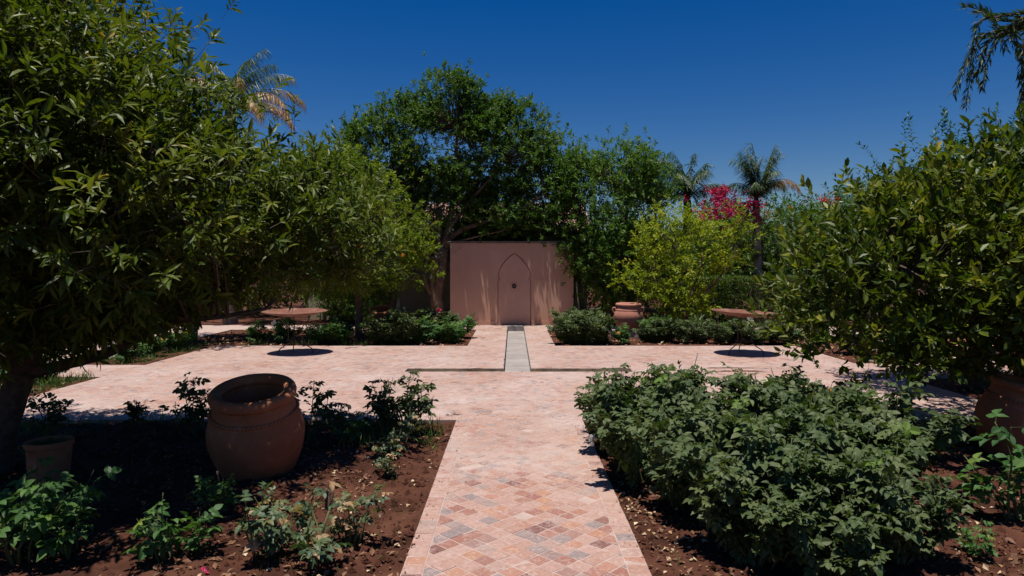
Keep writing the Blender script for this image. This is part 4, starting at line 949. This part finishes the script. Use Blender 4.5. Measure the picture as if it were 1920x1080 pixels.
for i, (x, y) in enumerate([(-6.85, 10.0), (-7.1, 9.2)]): place_rose(FARF[i], LB7, x, y, i, .7, 'roses of the grassy left bed')

# pruned, leafless roses
def stump(label, x, y, h, n, seed, s=1.):
    rg = np.random.default_rng(seed); mb = MB()
    for i in range(n):
        a = i / n * 6.28 + rg.normal() * .4; l = h * rg.uniform(.6, 1.05); r = rg.uniform(.1, .28) * h
        tube(mb, smooth_path([(0, 0, -.06), (r * .5 * math.cos(a), r * .5 * math.sin(a), l * .25), (r * math.cos(a), r * math.sin(a), l * .6), (r * 1.15 * math.cos(a + .2), r * 1.15 * math.sin(a + .2), l)], 3), np.linspace(.013, .008, 10) * s, 6, wob=.08, seed=i)
    o = mb.build('pruned_rose', M['twig'], None, True); o.location = (x, y, float(soil_z(np.array(x), np.array(y)))); tag(o, label, 'pruned rose')
stump('leafless pruned rose in the small right bed', 5.75, 9.55, .55, 5, 1)
stump('bare crooked twig standing before the big jar', -2.12, 4.95, .24, 2, 2, .9)
stump('bare pruned rose stub on soil between jar and path', -1.3, 4.75, .2, 5, 3, .7)

# ------------------------------------------------------------------ litter, grass, clods
BEDS_NEAR = [(-6.1, PX0, 3.2, PY), (PX1, 6.2, 3.2, PY)]
rg = np.random.default_rng(200)
def pts_in(rects, dens):
    out = []
    for a, b, c, d in rects:
        n = int((b - a) * (d - c) * dens); out.append(np.stack([rg.uniform(a, b, n), rg.uniform(c, d, n)], -1))
    return np.concatenate(out)
def litter(name, label, p, ln, vr, tplw=.3, zz=None):
    n = len(p); mb = MB(); z = soil_z(p[:, 0], p[:, 1]) + .006 if zz is None else np.full(n, zz)
    d = rg.normal(size=(n, 3)) * [1, 1, .2]; scatter(mb, leaf_tpl([.5], [tplw], .6, -.2), np.c_[p, z], d, np.array([0, 0, 1.]) + rg.normal(size=(n, 3)) * .3, ln * rg.uniform(.3, 1.7, n), np.clip(rg.uniform(*vr, n), 0, 1))
    return tag(mb.build(name, M['litter']), label, name.replace('_', ' '), None, 'stuff')
p = pts_in(BEDS_NEAR, 380); k = vnoise(p[:, 0], p[:, 1], .45, 31) > .48; litter('leaf_litter', 'dry brown leaf litter scattered over the red soil', p[k], .034, (0, .42))
p = pts_in([(.78, 1.6, 3.3, 5.6), (2.6, 4.2, 3.3, 5.3), (-1.7, -.66, 3.4, 6.9)], 230); e = np.exp(-np.abs(p[:, 0] - .8) * 2.2) + .35 * (p[:, 0] > 2.5) + .10 * (p[:, 0] < 0)
k = rg.random(len(p)) < e; litter('fallen_petals', 'pale dried petals scattered on the soil beside the path', p[k], .025, (.6, 1), .42)
p = pts_in([(-7.2, -.98, LY1 + .05, 17.6), (.9, 7, LY1 + .05, 17.6), (5.95, 7.0, 7.6, 10.4), (-7.2, -6.3, 8, 10.2), (5.95, 7.0, 11.8, 14.2)], 60); litter('leaf_litter', 'dry leaf litter on the soil of the far beds', p, .06, (.1, .85))
p = np.concatenate([np.c_[PX0 + rg.exponential(.035, 60), rg.uniform(3.5, 7.4, 60)], np.c_[PX1 - rg.exponential(.04, 70), rg.uniform(3.5, 7.4, 70)], np.c_[rg.uniform(-5, 4.5, 160), 7.46 + rg.exponential(.12, 160)], np.c_[rg.uniform(-.5, .6, 5), rg.uniform(3.6, 9, 5)]])
litter('path_litter', 'crumbs of dry leaf and soil blown along the edges of the tiled path', p, .014, (0, .7), .35, .003)
# clods of earth
p = pts_in([(-4.5, PX0, 3.3, 7.4), (PX1, 4.6, 3.3, 7.4)], 230); mb = MB(); z = soil_z(p[:, 0], p[:, 1])
ico = np.array([(1, 0, 0), (-1, 0, 0), (0, 1, 0), (0, -1, 0), (0, 0, 1), (0, 0, -1)], float); it = np.array([(0, 2, 4), (2, 1, 4), (1, 3, 4), (3, 0, 4), (2, 0, 5), (1, 2, 5), (3, 1, 5), (0, 3, 5)])
for (x, y), zz in zip(p, z): mb.add(ico * (.004 + .026 * rg.random() ** 2.2) * rg.uniform(.6, 1.3, (6, 1)) + [x, y, zz + .004], it)
tag(mb.build('soil_clods', M['soil'], smooth=False), 'small crumbly clods of red soil in the near beds', 'soil clods', None, 'stuff')
# grass
def grass(label, rects, dens, h, edge=None):
    p = pts_in(rects, dens); q = vnoise(p[:, 0], p[:, 1], .35, 41); p = p[q > .42]; n = len(p); mb = MB(); z = soil_z(p[:, 0], p[:, 1]) - .01
    d = np.array([0, 0, 1.]) + rg.normal(size=(n, 3)) * .38; scatter(mb, leaf_tpl([.5], [.035], .2, .3), np.c_[p, z], d, rg.normal(size=(n, 3)), h * rg.uniform(.5, 1.3, n), np.clip(rg.random(n) * .8 + .3 * (q[q > .42] - .4), 0, 1))
    tag(mb.build('grass', M['grass']), label, 'grass', None, 'stuff')
grass('grass growing in the bed left of the plaza', [(-8.9, -6.25, 7.2, 10.25)], 750, .16)
grass('thin grass along the shaded plaza edge behind the big jar', [(-5.5, -.7, 6.7, 7.4)], 330, .13)
grass('grass and weeds in the left side bed', [(-7.25, -6.25, 11.55, 14.3), (-6.2, -3, 14.25, 14.7), (-14, -9.1, 11.6, 18)], 350, .14)
grass('sparse weeds on the near soil', [(-1.4, -.66, 3.5, 6.5), (.8, 1.3, 3.4, 4.4), (2.8, 3.6, 3.4, 4.4)], 60, .08)
grass('tall grass under the broad tree right of the fountain', [(1.8, 5, 18.0, 19.6)], 300, .5)
grass('low weeds and grass in the shade between jar and path corner', [(-2.0, -.75, 6.3, 7.35)], 420, .13)
# one magenta petal on the soil
mb = MB(); scatter(mb, leaf_tpl([.5, .85], [.42, .4], .4, -.2), rg.normal(size=(7, 3)) * .008, rg.normal(size=(7, 3)) * [1, 1, .4], np.array([[0, 0, 1.]] * 7) + rg.normal(size=(7, 3)) * .3, .03, rg.random(7))
o = mb.build('fallen_flower', M['petal_pink']); o.location = (-1.7, 3.76, -.005); tag(o, 'small fallen magenta flower on the red soil', 'flower')
